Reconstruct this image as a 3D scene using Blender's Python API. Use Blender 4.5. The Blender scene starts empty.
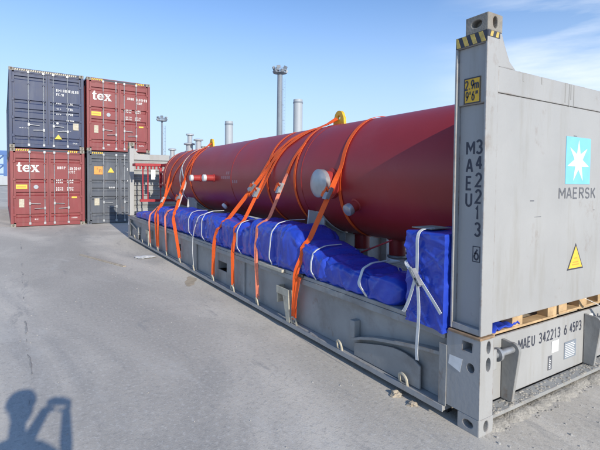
import bpy, bmesh, math, random
from mathutils import Vector, Matrix, noise
R = math.radians
random.seed(7)
S = bpy.context.scene
COL = S.collection

# ------------------------------------------------------------------ camera
cam_d = bpy.data.cameras.new("camera"); cam = bpy.data.objects.new("camera", cam_d); COL.objects.link(cam)
YAW, PITCH, ROLL = R(32.108), R(1.961), R(0.531)
fwd = Vector((math.sin(YAW) * math.cos(PITCH), math.cos(YAW) * math.cos(PITCH), -math.sin(PITCH)))
rgt = Vector((math.cos(YAW), -math.sin(YAW), 0)); up = rgt.cross(fwd)
r2 = rgt * math.cos(ROLL) + up * math.sin(ROLL); u2 = up * math.cos(ROLL) - rgt * math.sin(ROLL)
M = Matrix((r2, u2, -fwd)).transposed().to_4x4(); M.translation = (-2.611, -1.8266, 1.7486)
cam.matrix_world = M
cam_d.sensor_width = 36; cam_d.lens = 36 * 435.67 / 600
cam_d.shift_y = -(225 - 196.87) / 600
cam_d.clip_start = 0.05; cam_d.clip_end = 6000
S.camera = cam

# ------------------------------------------------------------------ sky and sun
SUN_EL, SUN_AZ = R(23.2), R(2.6)
W = bpy.data.worlds.new("World"); S.world = W; W.use_nodes = True
nt = W.node_tree; nt.nodes.clear()
def N(t, typ, **kw):
    n = t.nodes.new(typ)
    for k, v in kw.items(): setattr(n, k, v)
    return n
sky = N(nt, 'ShaderNodeTexSky', sky_type='NISHITA', sun_disc=False, sun_elevation=SUN_EL, sun_rotation=math.pi + SUN_AZ,
        altitude=0, air_density=1.0, dust_density=0.35, ozone_density=2.6)
tc = N(nt, 'ShaderNodeTexCoord'); mp = N(nt, 'ShaderNodeMapping'); mp.inputs['Scale'].default_value = (1.6, 1.6, 9.0)
mp.inputs['Location'].default_value = (0.35, 0.1, 0.6); mp.inputs['Rotation'].default_value = (0.05, 0.10, 0)
nz = N(nt, 'ShaderNodeTexNoise'); nz.inputs['Scale'].default_value = 1.4; nz.inputs['Detail'].default_value = 7; nz.inputs['Roughness'].default_value = .55
rp = N(nt, 'ShaderNodeValToRGB'); rp.color_ramp.elements[0].position = .36; rp.color_ramp.elements[1].position = .66
mul = N(nt, 'ShaderNodeMath', operation='MULTIPLY'); mul.inputs[1].default_value = .9
mx = N(nt, 'ShaderNodeMixRGB'); mx.inputs['Color2'].default_value = (7.3, 7.8, 8.4, 1)
bg = N(nt, 'ShaderNodeBackground'); bg.inputs['Strength'].default_value = 0.132
out = N(nt, 'ShaderNodeOutputWorld')
L = nt.links.new
L(tc.outputs['Generated'], mp.inputs['Vector']); L(mp.outputs[0], nz.inputs['Vector']); L(nz.outputs[0], rp.inputs[0]); 
vd = N(nt, 'ShaderNodeVectorMath', operation='DOT_PRODUCT'); vd.inputs[1].default_value = (math.sin(R(70)) * math.cos(R(10)), math.cos(R(70)) * math.cos(R(10)), math.sin(R(10)))     # one bank of thin cloud to the east
L(tc.outputs['Generated'], vd.inputs[0]); vr = N(nt, 'ShaderNodeMapRange', interpolation_type='SMOOTHSTEP'); vr.inputs[1].default_value = math.cos(R(24)); vr.inputs[2].default_value = math.cos(R(4)); L(vd.outputs['Value'], vr.inputs[0])
vm = N(nt, 'ShaderNodeMath', operation='MULTIPLY'); L(vr.outputs[0], vm.inputs[0]); L(rp.outputs[0], vm.inputs[1]); L(vm.outputs[0], mul.inputs[0])
sep = N(nt, 'ShaderNodeSeparateXYZ'); L(tc.outputs['Generated'], sep.inputs[0])          # pale air towards the horizon, all round
hz = N(nt, 'ShaderNodeMapRange', interpolation_type='SMOOTHERSTEP'); hz.inputs[1].default_value = .52; hz.inputs[2].default_value = -.05; hz.inputs[3].default_value = .0; hz.inputs[4].default_value = .92; L(sep.outputs[2], hz.inputs[0])
hm = N(nt, 'ShaderNodeMixRGB'); hm.inputs['Color2'].default_value = (4.4, 5.65, 7.35, 1); 
tint = N(nt, 'ShaderNodeMixRGB', blend_type='MULTIPLY'); tint.inputs[0].default_value = 1; tint.inputs['Color2'].default_value = (.92, 1.13, 1.38, 1); L(sky.outputs[0], tint.inputs['Color1'])
L(hz.outputs[0], hm.inputs[0]); L(tint.outputs[0], hm.inputs['Color1'])
L(mul.outputs[0], mx.inputs['Fac']); L(hm.outputs[0], mx.inputs['Color1']); L(mx.outputs[0], bg.inputs[0]); L(bg.outputs[0], out.inputs[0])
sd = bpy.data.lights.new("sun", 'SUN'); sd.energy = 4.3; sd.angle = R(.5); sd.color = (1, .93, .81)
so = bpy.data.objects.new("sun", sd); COL.objects.link(so)
so.rotation_euler = Vector((math.sin(SUN_AZ) * math.cos(SUN_EL), math.cos(SUN_AZ) * math.cos(SUN_EL), -math.sin(SUN_EL))).to_track_quat('-Z', 'Y').to_euler()
S.view_settings.view_transform = 'Standard'; S.view_settings.look = 'None'; S.view_settings.gamma = 1
S.view_settings.exposure = 0.14

# ------------------------------------------------------------------ materials
def mat(name, col, rough=.6, metal=0, var=.15, vscale=6, dirt=None, damt=.0, dscale=3, bump=0, bscale=40, spec=.5, streak=False, fine=.0, rust=0, rscale=5, edge=0):
    m = bpy.data.materials.new(name); m.use_nodes = True; t = m.node_tree; l = t.links.new
    b = t.nodes['Principled BSDF']; b.inputs['Roughness'].default_value = rough; b.inputs['Metallic'].default_value = metal
    b.inputs['Specular IOR Level'].default_value = spec
    co = N(t, 'ShaderNodeTexCoord'); 
    n1 = N(t, 'ShaderNodeTexNoise'); n1.inputs['Scale'].default_value = vscale; n1.inputs['Detail'].default_value = 6
    l(co.outputs['Object'], n1.inputs['Vector'])
    mr = N(t, 'ShaderNodeMapRange'); mr.inputs[1].default_value = .3; mr.inputs[2].default_value = .7
    mr.inputs[3].default_value = 1 - var; mr.inputs[4].default_value = 1 + var
    l(n1.outputs[0], mr.inputs[0])
    v = N(t, 'ShaderNodeMixRGB', blend_type='MULTIPLY'); v.inputs[0].default_value = 1; v.inputs[1].default_value = (*col, 1)
    l(mr.outputs[0], v.inputs[2]); last = v.outputs[0]
    if fine:
        nf = N(t, 'ShaderNodeTexNoise'); nf.inputs['Scale'].default_value = 160; nf.inputs['Detail'].default_value = 3
        l(co.outputs['Object'], nf.inputs['Vector'])
        mf = N(t, 'ShaderNodeMapRange'); mf.inputs[1].default_value = .3; mf.inputs[2].default_value = .7; mf.inputs[3].default_value = 1 - fine; mf.inputs[4].default_value = 1 + fine
        l(nf.outputs[0], mf.inputs[0]); vf = N(t, 'ShaderNodeMixRGB', blend_type='MULTIPLY'); vf.inputs[0].default_value = 1
        l(last, vf.inputs[1]); l(mf.outputs[0], vf.inputs[2]); last = vf.outputs[0]
    if dirt:
        n2 = N(t, 'ShaderNodeTexNoise'); n2.inputs['Scale'].default_value = dscale; n2.inputs['Detail'].default_value = 9; n2.inputs['Roughness'].default_value = .65
        if streak:
            mp2 = N(t, 'ShaderNodeMapping'); mp2.inputs['Scale'].default_value = (3, 3, .35); mp2.inputs['Location'].default_value = (3.1, 7.7, 1.3)
            l(co.outputs['Object'], mp2.inputs[0]); l(mp2.outputs[0], n2.inputs['Vector'])
        else:
            l(co.outputs['Object'], n2.inputs['Vector'])
        r = N(t, 'ShaderNodeValToRGB'); r.color_ramp.elements[0].position = .52; r.color_ramp.elements[1].position = .74
        l(n2.outputs[0], r.inputs[0]); k = N(t, 'ShaderNodeMath', operation='MULTIPLY'); k.inputs[1].default_value = damt; l(r.outputs[0], k.inputs[0])
        d = N(t, 'ShaderNodeMixRGB'); d.inputs[2].default_value = (*dirt, 1); l(k.outputs[0], d.inputs[0]); l(last, d.inputs[1]); last = d.outputs[0]
    if rust:
        n4 = N(t, 'ShaderNodeTexNoise'); n4.inputs['Scale'].default_value = rscale; n4.inputs['Detail'].default_value = 10; n4.inputs['Roughness'].default_value = .72
        mp4 = N(t, 'ShaderNodeMapping'); mp4.inputs['Location'].default_value = (11.3, 4.2, 7.9); mp4.inputs['Scale'].default_value = (1, 1, .7); l(co.outputs['Object'], mp4.inputs[0]); l(mp4.outputs[0], n4.inputs['Vector'])
        r4 = N(t, 'ShaderNodeValToRGB'); r4.color_ramp.elements[0].position = .60; r4.color_ramp.elements[1].position = .70; l(n4.outputs[0], r4.inputs[0])
        k4 = N(t, 'ShaderNodeMath', operation='MULTIPLY'); k4.inputs[1].default_value = rust; l(r4.outputs[0], k4.inputs[0])
        d4 = N(t, 'ShaderNodeMixRGB'); d4.inputs[2].default_value = (.17, .095, .05, 1); l(k4.outputs[0], d4.inputs[0]); l(last, d4.inputs[1]); last = d4.outputs[0]
    if edge:                                                              # chipped, rusty edges
        bv = N(t, 'ShaderNodeBevel'); bv.samples = 4; bv.inputs['Radius'].default_value = .016; ge = N(t, 'ShaderNodeNewGeometry')
        dt = N(t, 'ShaderNodeVectorMath', operation='DOT_PRODUCT'); l(bv.outputs[0], dt.inputs[0]); l(ge.outputs['Normal'], dt.inputs[1])
        ne = N(t, 'ShaderNodeTexNoise'); ne.inputs['Scale'].default_value = 9; ne.inputs['Detail'].default_value = 8; ne.inputs['Roughness'].default_value = .75; l(co.outputs['Object'], ne.inputs['Vector'])
        re_ = N(t, 'ShaderNodeMapRange'); re_.inputs[1].default_value = .995; re_.inputs[2].default_value = .90; l(dt.outputs['Value'], re_.inputs[0])
        rn = N(t, 'ShaderNodeMapRange'); rn.inputs[1].default_value = .47; rn.inputs[2].default_value = .60; l(ne.outputs[0], rn.inputs[0])
        km = N(t, 'ShaderNodeMath', operation='MULTIPLY'); l(re_.outputs[0], km.inputs[0]); l(rn.outputs[0], km.inputs[1])
        ke = N(t, 'ShaderNodeMath', operation='MULTIPLY'); l(km.outputs[0], ke.inputs[0]); ke.inputs[1].default_value = edge
        de = N(t, 'ShaderNodeMixRGB'); de.inputs[2].default_value = (.16, .095, .055, 1); l(ke.outputs[0], de.inputs[0]); l(last, de.inputs[1]); last = de.outputs[0]
    l(last, b.inputs['Base Color'])
    rr = N(t, 'ShaderNodeMapRange'); rr.inputs[3].default_value = max(.05, rough - .1); rr.inputs[4].default_value = min(1, rough + .12); l(n1.outputs[0], rr.inputs[0]); l(rr.outputs[0], b.inputs['Roughness'])
    if bump:
        n3 = N(t, 'ShaderNodeTexNoise'); n3.inputs['Scale'].default_value = bscale; n3.inputs['Detail'].default_value = 5; l(co.outputs['Object'], n3.inputs['Vector'])
        bp = N(t, 'ShaderNodeBump'); bp.inputs['Strength'].default_value = bump; bp.inputs['Distance'].default_value = .02
        l(n3.outputs[0], bp.inputs['Height']); l(bp.outputs[0], b.inputs['Normal'])
    return m
MT = {}
MT['grey'] = mat('grey_paint', (.352, .352, .346), .5, var=.06, vscale=1.8, dirt=(.25, .23, .19), damt=.5, dscale=2.2, streak=True, bump=.08, bscale=25, rust=.35, rscale=3.2, edge=.75)
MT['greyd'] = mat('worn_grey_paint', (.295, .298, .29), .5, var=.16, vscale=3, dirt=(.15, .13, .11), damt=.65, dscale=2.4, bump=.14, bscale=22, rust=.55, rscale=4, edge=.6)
MT['cast'] = mat('weathered_casting', (.26, .24, .205), .7, var=.25, vscale=14, dirt=(.14, .08, .045), damt=.75, dscale=7, bump=.25, bscale=60)
MT['cream'] = mat('rust_bleached_plate', (.50, .46, .36), .7, var=.15, vscale=14, dirt=(.20, .11, .05), damt=.7, dscale=9)
MT['rust'] = mat('rusty_edge', (.30, .20, .12), .8, var=.3, vscale=20)
MT['red'] = mat('oxide_red_paint', (.30, .023, .024), .40, var=.14, vscale=.9, dirt=(.33, .075, .08), damt=.35, dscale=1.3, bump=.05, bscale=5)
MT['redlit'] = mat('sunlit_red_paint', (.34, .032, .028), .5, var=.1, vscale=8)  # lit copy of the tank red, sunlight put into the base colour
MT['redfr'] = mat('signal_red_paint', (.36, .02, .028), .45, var=.12, vscale=9)
MT['foil'] = mat('silver_tape', (.40, .41, .42), .40, metal=.55, var=.18, vscale=9, bump=.12, bscale=16)
def tarp_mat():
    m = mat('blue_polythene', (.022, .058, .46), .29, var=.10, vscale=5, spec=.6); t = m.node_tree; l = t.links.new; b = t.nodes['Principled BSDF']
    co = N(t, 'ShaderNodeTexCoord'); h = None
    for sc, wt, ds in ((2.2, 1.0, .6), (6, .3, .8)):
        q = N(t, 'ShaderNodeTexNoise'); q.inputs['Scale'].default_value = sc; q.inputs['Detail'].default_value = 2; q.inputs['Distortion'].default_value = ds; l(co.outputs['Object'], q.inputs['Vector'])
        a = N(t, 'ShaderNodeMath', operation='SUBTRACT'); a.inputs[1].default_value = .5; l(q.outputs[0], a.inputs[0])
        c = N(t, 'ShaderNodeMath', operation='ABSOLUTE'); l(a.outputs[0], c.inputs[0]); e = N(t, 'ShaderNodeMath', operation='MULTIPLY'); e.inputs[1].default_value = wt; l(c.outputs[0], e.inputs[0])
        if h: k = N(t, 'ShaderNodeMath', operation='ADD'); l(h, k.inputs[0]); l(e.outputs[0], k.inputs[1]); h = k.outputs[0]
        else: h = e.outputs[0]
    bp = N(t, 'ShaderNodeBump'); bp.inputs['Strength'].default_value = .28; bp.inputs['Distance'].default_value = .09; l(h, bp.inputs['Height']); l(bp.outputs[0], b.inputs['Normal'])
    return m
MT['blue'] = tarp_mat()
MT['orange'] = mat('orange_webbing', (1.0, .165, .025), .6, var=.08, vscale=30, bump=.1, bscale=200)
def translucent(m, k):
    t = m.node_tree; b = t.nodes['Principled BSDF']; o = t.nodes['Material Output']; tr = N(t, 'ShaderNodeBsdfTranslucent'); mx_ = N(t, 'ShaderNodeMixShader'); mx_.inputs[0].default_value = k
    t.links.new(b.inputs['Base Color'].links[0].from_socket, tr.inputs[0]); t.links.new(b.outputs[0], mx_.inputs[1]); t.links.new(tr.outputs[0], mx_.inputs[2]); t.links.new(mx_.outputs[0], o.inputs[0])
translucent(MT['orange'], .3)
MT['pink'] = mat('faded_orange_webbing', (.82, .23, .13), .7, var=.15, vscale=30)
MT['white'] = mat('white_webbing', (.68, .68, .66), .7, var=.1, vscale=30)
MT['whitep'] = mat('white_print', (.74, .74, .72), .6, var=.08, vscale=20)
MT['steel'] = mat('galvanised_steel', (.36, .37, .38), .45, metal=.5, var=.15, vscale=20)
MT['dark'] = mat('black_rubber', (.02, .02, .022), .6, var=.2)
MT['print'] = mat('dark_print', (.045, .05, .07), .6, var=.15, vscale=30)
MT['greyprint'] = mat('grey_print', (.13, .135, .15), .6, var=.2, vscale=30)
MT['yellow'] = mat('yellow_paint', (.74, .44, .03), .5, var=.15, vscale=12)
MT['hazard'] = mat('worn_hazard_yellow', (.56, .41, .10), .6, var=.2, vscale=25, dirt=(.25, .22, .17), damt=.6, dscale=12)
MT['sticker'] = mat('yellow_sticker', (.82, .52, .06), .55, var=.06, vscale=12)
MT['orangest'] = mat('orange_sticker', (.80, .30, .06), .55, var=.06, vscale=12)
MT['lblue'] = mat('light_blue_vinyl', (.20, .53, .74), .45, var=.05, vscale=8)
MT['wood'] = mat('raw_pine', (.52, .36, .20), .8, var=.2, vscale=10, dirt=(.25, .15, .07), damt=.5, dscale=12)
MT['woodg'] = mat('weathered_wood', (.42, .36, .28), .85, var=.2, vscale=14)
MT['cblue'] = mat('navy_container_paint', (.024, .040, .098), .5, var=.14, vscale=1.6, dirt=(.12, .14, .18), damt=.35, dscale=1.8, streak=True, rust=.4, rscale=2.6, edge=.5)
MT['cred'] = mat('maroon_container_paint', (.215, .036, .040), .5, var=.12, vscale=1.6, dirt=(.27, .11, .10), damt=.5, dscale=1.8, streak=True, rust=.4, rscale=2.6, edge=.5)
MT['cap'] = mat('pale_plastic_cap', (.58, .58, .56), .5, var=.1, vscale=20)
MT['cgrey'] = mat('charcoal_container_paint', (.075, .085, .105), .55, var=.14, vscale=1.6, dirt=(.19, .20, .22), damt=.5, dscale=1.8, streak=True, rust=.4, rscale=2.6, edge=.5)
MT['mast'] = mat('mast_grey', (.20, .23, .27), .6, var=.1, vscale=1)
MT['chim'] = mat('pale_chimney_steel', (.36, .39, .42), .5, var=.06, vscale=.4)
MT['craneb'] = mat('crane_blue', (.06, .14, .34), .6, var=.1, vscale=.5)
MT['skin'] = mat('skin', (.48, .28, .20), .6, var=.05)
MT['jacket'] = mat('dark_jacket', (.04, .05, .08), .8, var=.2, vscale=20, bump=.2)
MT['helmet'] = mat('white_helmet', (.75, .75, .73), .35, var=.03)
MT['stone'] = mat('gravel_stone', (.34, .33, .31), .9, var=.3, vscale=20)
MT['dirt'] = mat('dry_dirt', (.36, .335, .29), .95, var=.25, vscale=18, dirt=(.22, .20, .17), damt=.5, dscale=20, bump=.5, bscale=60)
MT['saddle'] = mat('pale_saddle_paint', (.55, .55, .53), .55, var=.08, vscale=6, dirt=(.3, .25, .2), damt=.4, dscale=5)

# ------------------------------------------------------------------ helpers
class MB:
    def __init__(s): s.bm = bmesh.new()
    def quad(s, *p): s.bm.faces.new([s.bm.verts.new(q) for q in p])
    def box(s, x0, x1, y0, y1, z0, z1, m=None):
        v = [Vector((x, y, z)) for x in (x0, x1) for y in (y0, y1) for z in (z0, z1)]
        if m: v = [m @ q for q in v]
        b = [s.bm.verts.new(q) for q in v]
        for f in ((0, 1, 3, 2), (4, 6, 7, 5), (0, 4, 5, 1), (2, 3, 7, 6), (0, 2, 6, 4), (1, 5, 7, 3)): s.bm.faces.new([b[i] for i in f])
        return s
    def prism(s, poly, axis, a, b):
        """poly: 2-D points in the two other axes (xyz order); extruded from a to b along axis."""
        def P(q, c):
            w = list(q); w.insert(axis, c); return Vector(w)
        A = [s.bm.verts.new(P(q, a)) for q in poly]; B = [s.bm.verts.new(P(q, b)) for q in poly]
        n = len(poly); s.bm.faces.new(A); s.bm.faces.new(B[::-1])
        for i in range(n): s.bm.faces.new([A[i], B[i], B[(i + 1) % n], A[(i + 1) % n]])
        return s
    def tube(s, pts, r, n=8, cap=True, closed=False):
        pts = [Vector(p) for p in pts]; rs = r if isinstance(r, (list, tuple)) else [r] * len(pts)
        rings = []; ref = None; m = len(pts)
        for i, p in enumerate(pts):
            if closed: d = (pts[(i + 1) % m] - pts[i - 1]).normalized()
            else: d = ((pts[i + 1] if i < m - 1 else p) - (pts[i - 1] if i else p)).normalized()
            if ref is None:
                ref = Vector((0, 0, 1)) if abs(d.z) < .9 else Vector((1, 0, 0))
            a = (ref - d * ref.dot(d)).normalized(); ref = a; b = d.cross(a)
            rings.append([s.bm.verts.new(p + (a * math.cos(2 * math.pi * k / n) + b * math.sin(2 * math.pi * k / n)) * rs[i]) for k in range(n)])
        for i in range(m if closed else m - 1):
            A, B = rings[i], rings[(i + 1) % m]
            for k in range(n): s.bm.faces.new([A[k], A[(k + 1) % n], B[(k + 1) % n], B[k]])
        if cap and not closed: s.bm.faces.new(rings[0][::-1]); s.bm.faces.new(rings[-1])
        return s
    def ribbon(s, pts, w, t=.004, wd=(0, 1, 0), closed=False):
        """flat webbing along pts; wd = preferred width direction (or one per point)."""
        pts = [Vector(p) for p in pts]; m = len(pts); rings = []
        for i, p in enumerate(pts):
            if closed: d = (pts[(i + 1) % m] - pts[i - 1]).normalized()
            else: d = ((pts[i + 1] if i < m - 1 else p) - (pts[i - 1] if i else p)).normalized()
            q = Vector(wd[i]) if isinstance(wd, list) else Vector(wd)
            a = (q - d * q.dot(d)).normalized(); b = d.cross(a)
            rings.append([s.bm.verts.new(p + a * (w / 2 * sx) + b * (t / 2 * sy)) for sx, sy in ((-1, -1), (1, -1), (1, 1), (-1, 1))])
        for i in range(m if closed else m - 1):
            A, B = rings[i], rings[(i + 1) % m]
            for k in range(4): s.bm.faces.new([A[k], A[(k + 1) % 4], B[(k + 1) % 4], B[k]])
        if not closed: s.bm.faces.new(rings[0][::-1]); s.bm.faces.new(rings[-1])
        return s
    def lathe(s, prof, org, axis, n=48):
        """prof: (r, h) list; revolve about axis through org."""
        axis = Vector(axis).normalized(); ref = Vector((0, 0, 1)) if abs(axis.z) < .9 else Vector((1, 0, 0))
        a = (ref - axis * ref.dot(axis)).normalized(); b = axis.cross(a); org = Vector(org); rings = []
        for r, h in prof:
            if r < 1e-6: rings.append([s.bm.verts.new(org + axis * h)])
            else: rings.append([s.bm.verts.new(org + axis * h + (a * math.cos(2 * math.pi * k / n) + b * math.sin(2 * math.pi * k / n)) * r) for k in range(n)])
        for A, B in zip(rings, rings[1:]):
            for k in range(n):
                j = (k + 1) % n
                if len(A) == 1 and len(B) == 1: continue
                if len(A) == 1: s.bm.faces.new([A[0], B[j], B[k]])
                elif len(B) == 1: s.bm.faces.new([A[k], A[j], B[0]])
                else: s.bm.faces.new([A[k], A[j], B[j], B[k]])
        return s
    def holed(s, o, u, v, w, h, c, rx, ry, depth, n=16, square=False):
        """rectangular plate face w x h from corner o with an oval hole at c going depth inward (-u x v side)."""
        o, u, v = Vector(o), Vector(u), Vector(v); nn = u.cross(v)
        O, I, D = [], [], []
        for k in range(n):
            t = (k / n) * 8
            sq = [(1, 0), (1, 1), (0, 1), (-1, 1), (-1, 0), (-1, -1), (0, -1), (1, -1), (1, 0)]
            i = int(t); f = t - i
            px = sq[i][0] * (1 - f) + sq[i + 1][0] * f; py = sq[i][1] * (1 - f) + sq[i + 1][1] * f
            O.append(s.bm.verts.new(o + u * (w * (px + 1) / 2) + v * (h * (py + 1) / 2)))
            if square: ex, ey = px, py
            else:
                q = math.hypot(px, py); ex, ey = px / q, py / q
            P = o + u * (c[0] + rx * ex) + v * (c[1] + ry * ey)
            I.append(s.bm.verts.new(P)); D.append(s.bm.verts.new(P - nn * depth))
        for k in range(n):
            j = (k + 1) % n
            s.bm.faces.new([O[k], O[j], I[j], I[k]]); s.bm.faces.new([I[k], I[j], D[j], D[k]])
        s.bm.faces.new(D)
        return s
    def build(s, name, m, parent=None, smooth=None, bevel=0, loc=None):
        bmesh.ops.recalc_face_normals(s.bm, faces=s.bm.faces)
        me = bpy.data.meshes.new(name); s.bm.to_mesh(me); s.bm.free()
        me.materials.append(MT[m] if isinstance(m, str) else m)
        o = bpy.data.objects.new(name, me); COL.objects.link(o)
        if smooth is not None:
            me.polygons.foreach_set('use_smooth', [True] * len(me.polygons)); me.set_sharp_from_angle(angle=R(smooth))
        if bevel:
            b = o.modifiers.new('bevel', 'BEVEL'); b.width = bevel; b.segments = 2; b.limit_method = 'ANGLE'; b.angle_limit = R(40)
        if parent: o.parent = parent
        if loc: o.location = loc
        return o
def tag(o, label, cat, group=None, kind=None):
    if label: o['label'] = label
    if cat: o['category'] = cat
    if group: o['group'] = group
    if kind: o['kind'] = kind
    return o
def thing(name, label, cat, loc=(0, 0, 0), rz=0, group=None):
    o = bpy.data.objects.new(name, None); COL.objects.link(o); o.empty_display_size = .1
    o.location = loc; o.rotation_euler = (0, 0, rz); return tag(o, label, cat, group)
def copy_tree(o, parent=None):
    c = o.copy(); COL.objects.link(c)
    if parent: c.parent = parent
    for ch in list(o.children): copy_tree(ch, c)
    return c
def arcp(cx, cy, rx, ry, a0, a1, n=8): return [(cx + rx * math.cos(R(a0 + (a1 - a0) * k / n)), cy + ry * math.sin(R(a0 + (a1 - a0) * k / n))) for k in range(n + 1)]
GLYPH = {'M': [[(0, 0), (0, 1)], [(.02, .98), (.5, .34), (.98, .98)], [(1, 1), (1, 0)]], 'A': [[(0, 0), (.44, 1)], [(.56, 1), (1, 0)], [(.2, .33), (.8, .33)], [(.42, .98), (.58, .98)]],
 'E': [[(.85, 1), (.05, 1), (.05, 0), (.85, 0)], [(.1, .52), (.75, .52)]], 'U': [[(.05, 1), (.05, .28)] + arcp(.5, .28, .45, .28, 180, 360) + [(.95, 1)]],
 'R': [[(.05, 0), (.05, 1), (.6, 1)] + arcp(.6, .76, .34, .24, 90, -90) + [(.1, .52)], [(.5, .5), (.95, 0)]], 'P': [[(.05, 0), (.05, 1), (.6, 1)] + arcp(.6, .74, .34, .26, 90, -90) + [(.1, .48)]],
 'S': [arcp(.5, .75, .42, .25, 25, 270, 10) + arcp(.5, .26, .44, .26, 90, -155, 10)], 'K': [[(.05, 0), (.05, 1)], [(.92, 1), (.12, .42)], [(.38, .6), (.96, 0)]],
 '1': [[(.2, .78), (.5, 1), (.5, 0)]], '2': [arcp(.48, .72, .42, .28, 165, -35, 9) + [(.05, 0), (.95, 0)]], '3': [arcp(.46, .75, .40, .25, 155, -90, 9), arcp(.46, .25, .44, .26, 90, -155, 9)],
 '4': [[(.7, 0), (.7, 1)], [(.64, .98), (.06, .3)], [(.0, .3), (1, .3)]], '5': [[(.85, 1), (.15, 1), (.1, .56)] + arcp(.46, .32, .44, .32, 110, -150, 10)],
 '6': [[(.72, 1), (.2, .6)] + arcp(.5, .31, .43, .31, 160, -200, 14)], '9': [[(.28, 0), (.8, .4)] + arcp(.5, .69, .43, .31, -20, 340, 14)],
 '.': [[(.4, 0), (.4, .12)]], "'": [[(.5, 1.02), (.5, .66)]], '"': [[(.25, 1.02), (.25, .66)], [(.75, 1.02), (.75, .66)]],
 'm': [[(0, 0), (0, .62)], [(0, .5)] + arcp(.25, .45, .25, .16, 150, 0, 5) + [(.5, 0)], [(.5, .45)] + arcp(.75, .45, .25, .16, 150, 0, 5) + [(1, 0)]]}
ADV = {'M': 1.25, '.': .5, "'": .6, '1': .85, ' ': .75, 'm': 1.3}
def lettering(txt, h, m, parent, org, xd, yd, wd=.6, bold=.15, gap=.28, name='lettering'):
    """painted block lettering drawn with flat strokes; h = height, wd = width of a letter relative to it"""
    x = 0; xd, yd, org = Vector(xd), Vector(yd), Vector(org); nn = xd.cross(yd); lay = 0; b = bold * h / 2
    for ch in txt:
        w = h * wd * ADV.get(ch, 1); mb = MB()
        for st in GLYPH.get(ch, []):
            st = [p for k, p in enumerate(st) if not k or math.hypot(p[0] - st[k - 1][0], p[1] - st[k - 1][1]) > .02]; P = [Vector((x + p[0] * w, p[1] * h)) for p in st]; rows = []; lay = (lay + 1) % 4
            for k, p in enumerate(P):
                d0 = (p - P[k - 1]).normalized() if k else None; d1 = (P[k + 1] - p).normalized() if k < len(P) - 1 else None
                d = ((d0 or d1) + (d1 or d0)); d = d.normalized() if d.length > 1e-4 else (d0 or d1); n_ = Vector((-d.y, d.x)); q = d0 or d1
                mm = b / max(.5, abs(n_.dot(Vector((-q.y, q.x)))))
                rows.append([p + n_ * mm, p - n_ * mm])
            V_ = [[mb.bm.verts.new(org + xd * p.x + yd * p.y + nn * (.0003 * lay)) for p in r] for r in rows]
            for A, B in zip(V_, V_[1:]): mb.bm.faces.new([A[1], B[1], B[0], A[0]])
        x += w + h * gap
        if ch in GLYPH: mb.build('letter', m, parent)
        else: mb.bm.free()
def casting_mb(mb, x0, x1, y0, y1, z0, z1):
    X, Y, Z = Vector((1, 0, 0)), Vector((0, 1, 0)), Vector((0, 0, 1)); dx, dy, dz = x1 - x0, y1 - y0, z1 - z0; d = .075
    mb.holed((x0, y1, z0), -Y, Z, dy, dz, (dy / 2, dz / 2), .040, .026, d)
    mb.holed((x1, y0, z0), Y, Z, dy, dz, (dy / 2, dz / 2), .040, .026, d)
    mb.holed((x0, y0, z0), X, Z, dx, dz, (dx / 2, dz / 2), .026, .040, d)
    mb.holed((x1, y1, z0), -X, Z, dx, dz, (dx / 2, dz / 2), .026, .040, d)
    mb.holed((x0, y0, z1), X, Y, dx, dy, (dx / 2, dy / 2), .032, .060, d)
    mb.quad((x0, y0, z0), (x0, y1, z0), (x1, y1, z0), (x1, y0, z0))
    return mb
def casting(name, parent, x0, x1, y0, y1, z0, z1, m='cast'):
    mb = casting_mb(MB(), x0, x1, y0, y1, z0, z1); bmesh.ops.remove_doubles(mb.bm, verts=mb.bm.verts, dist=1e-5)
    return mb.build(name, m, parent, bevel=.007)

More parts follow.
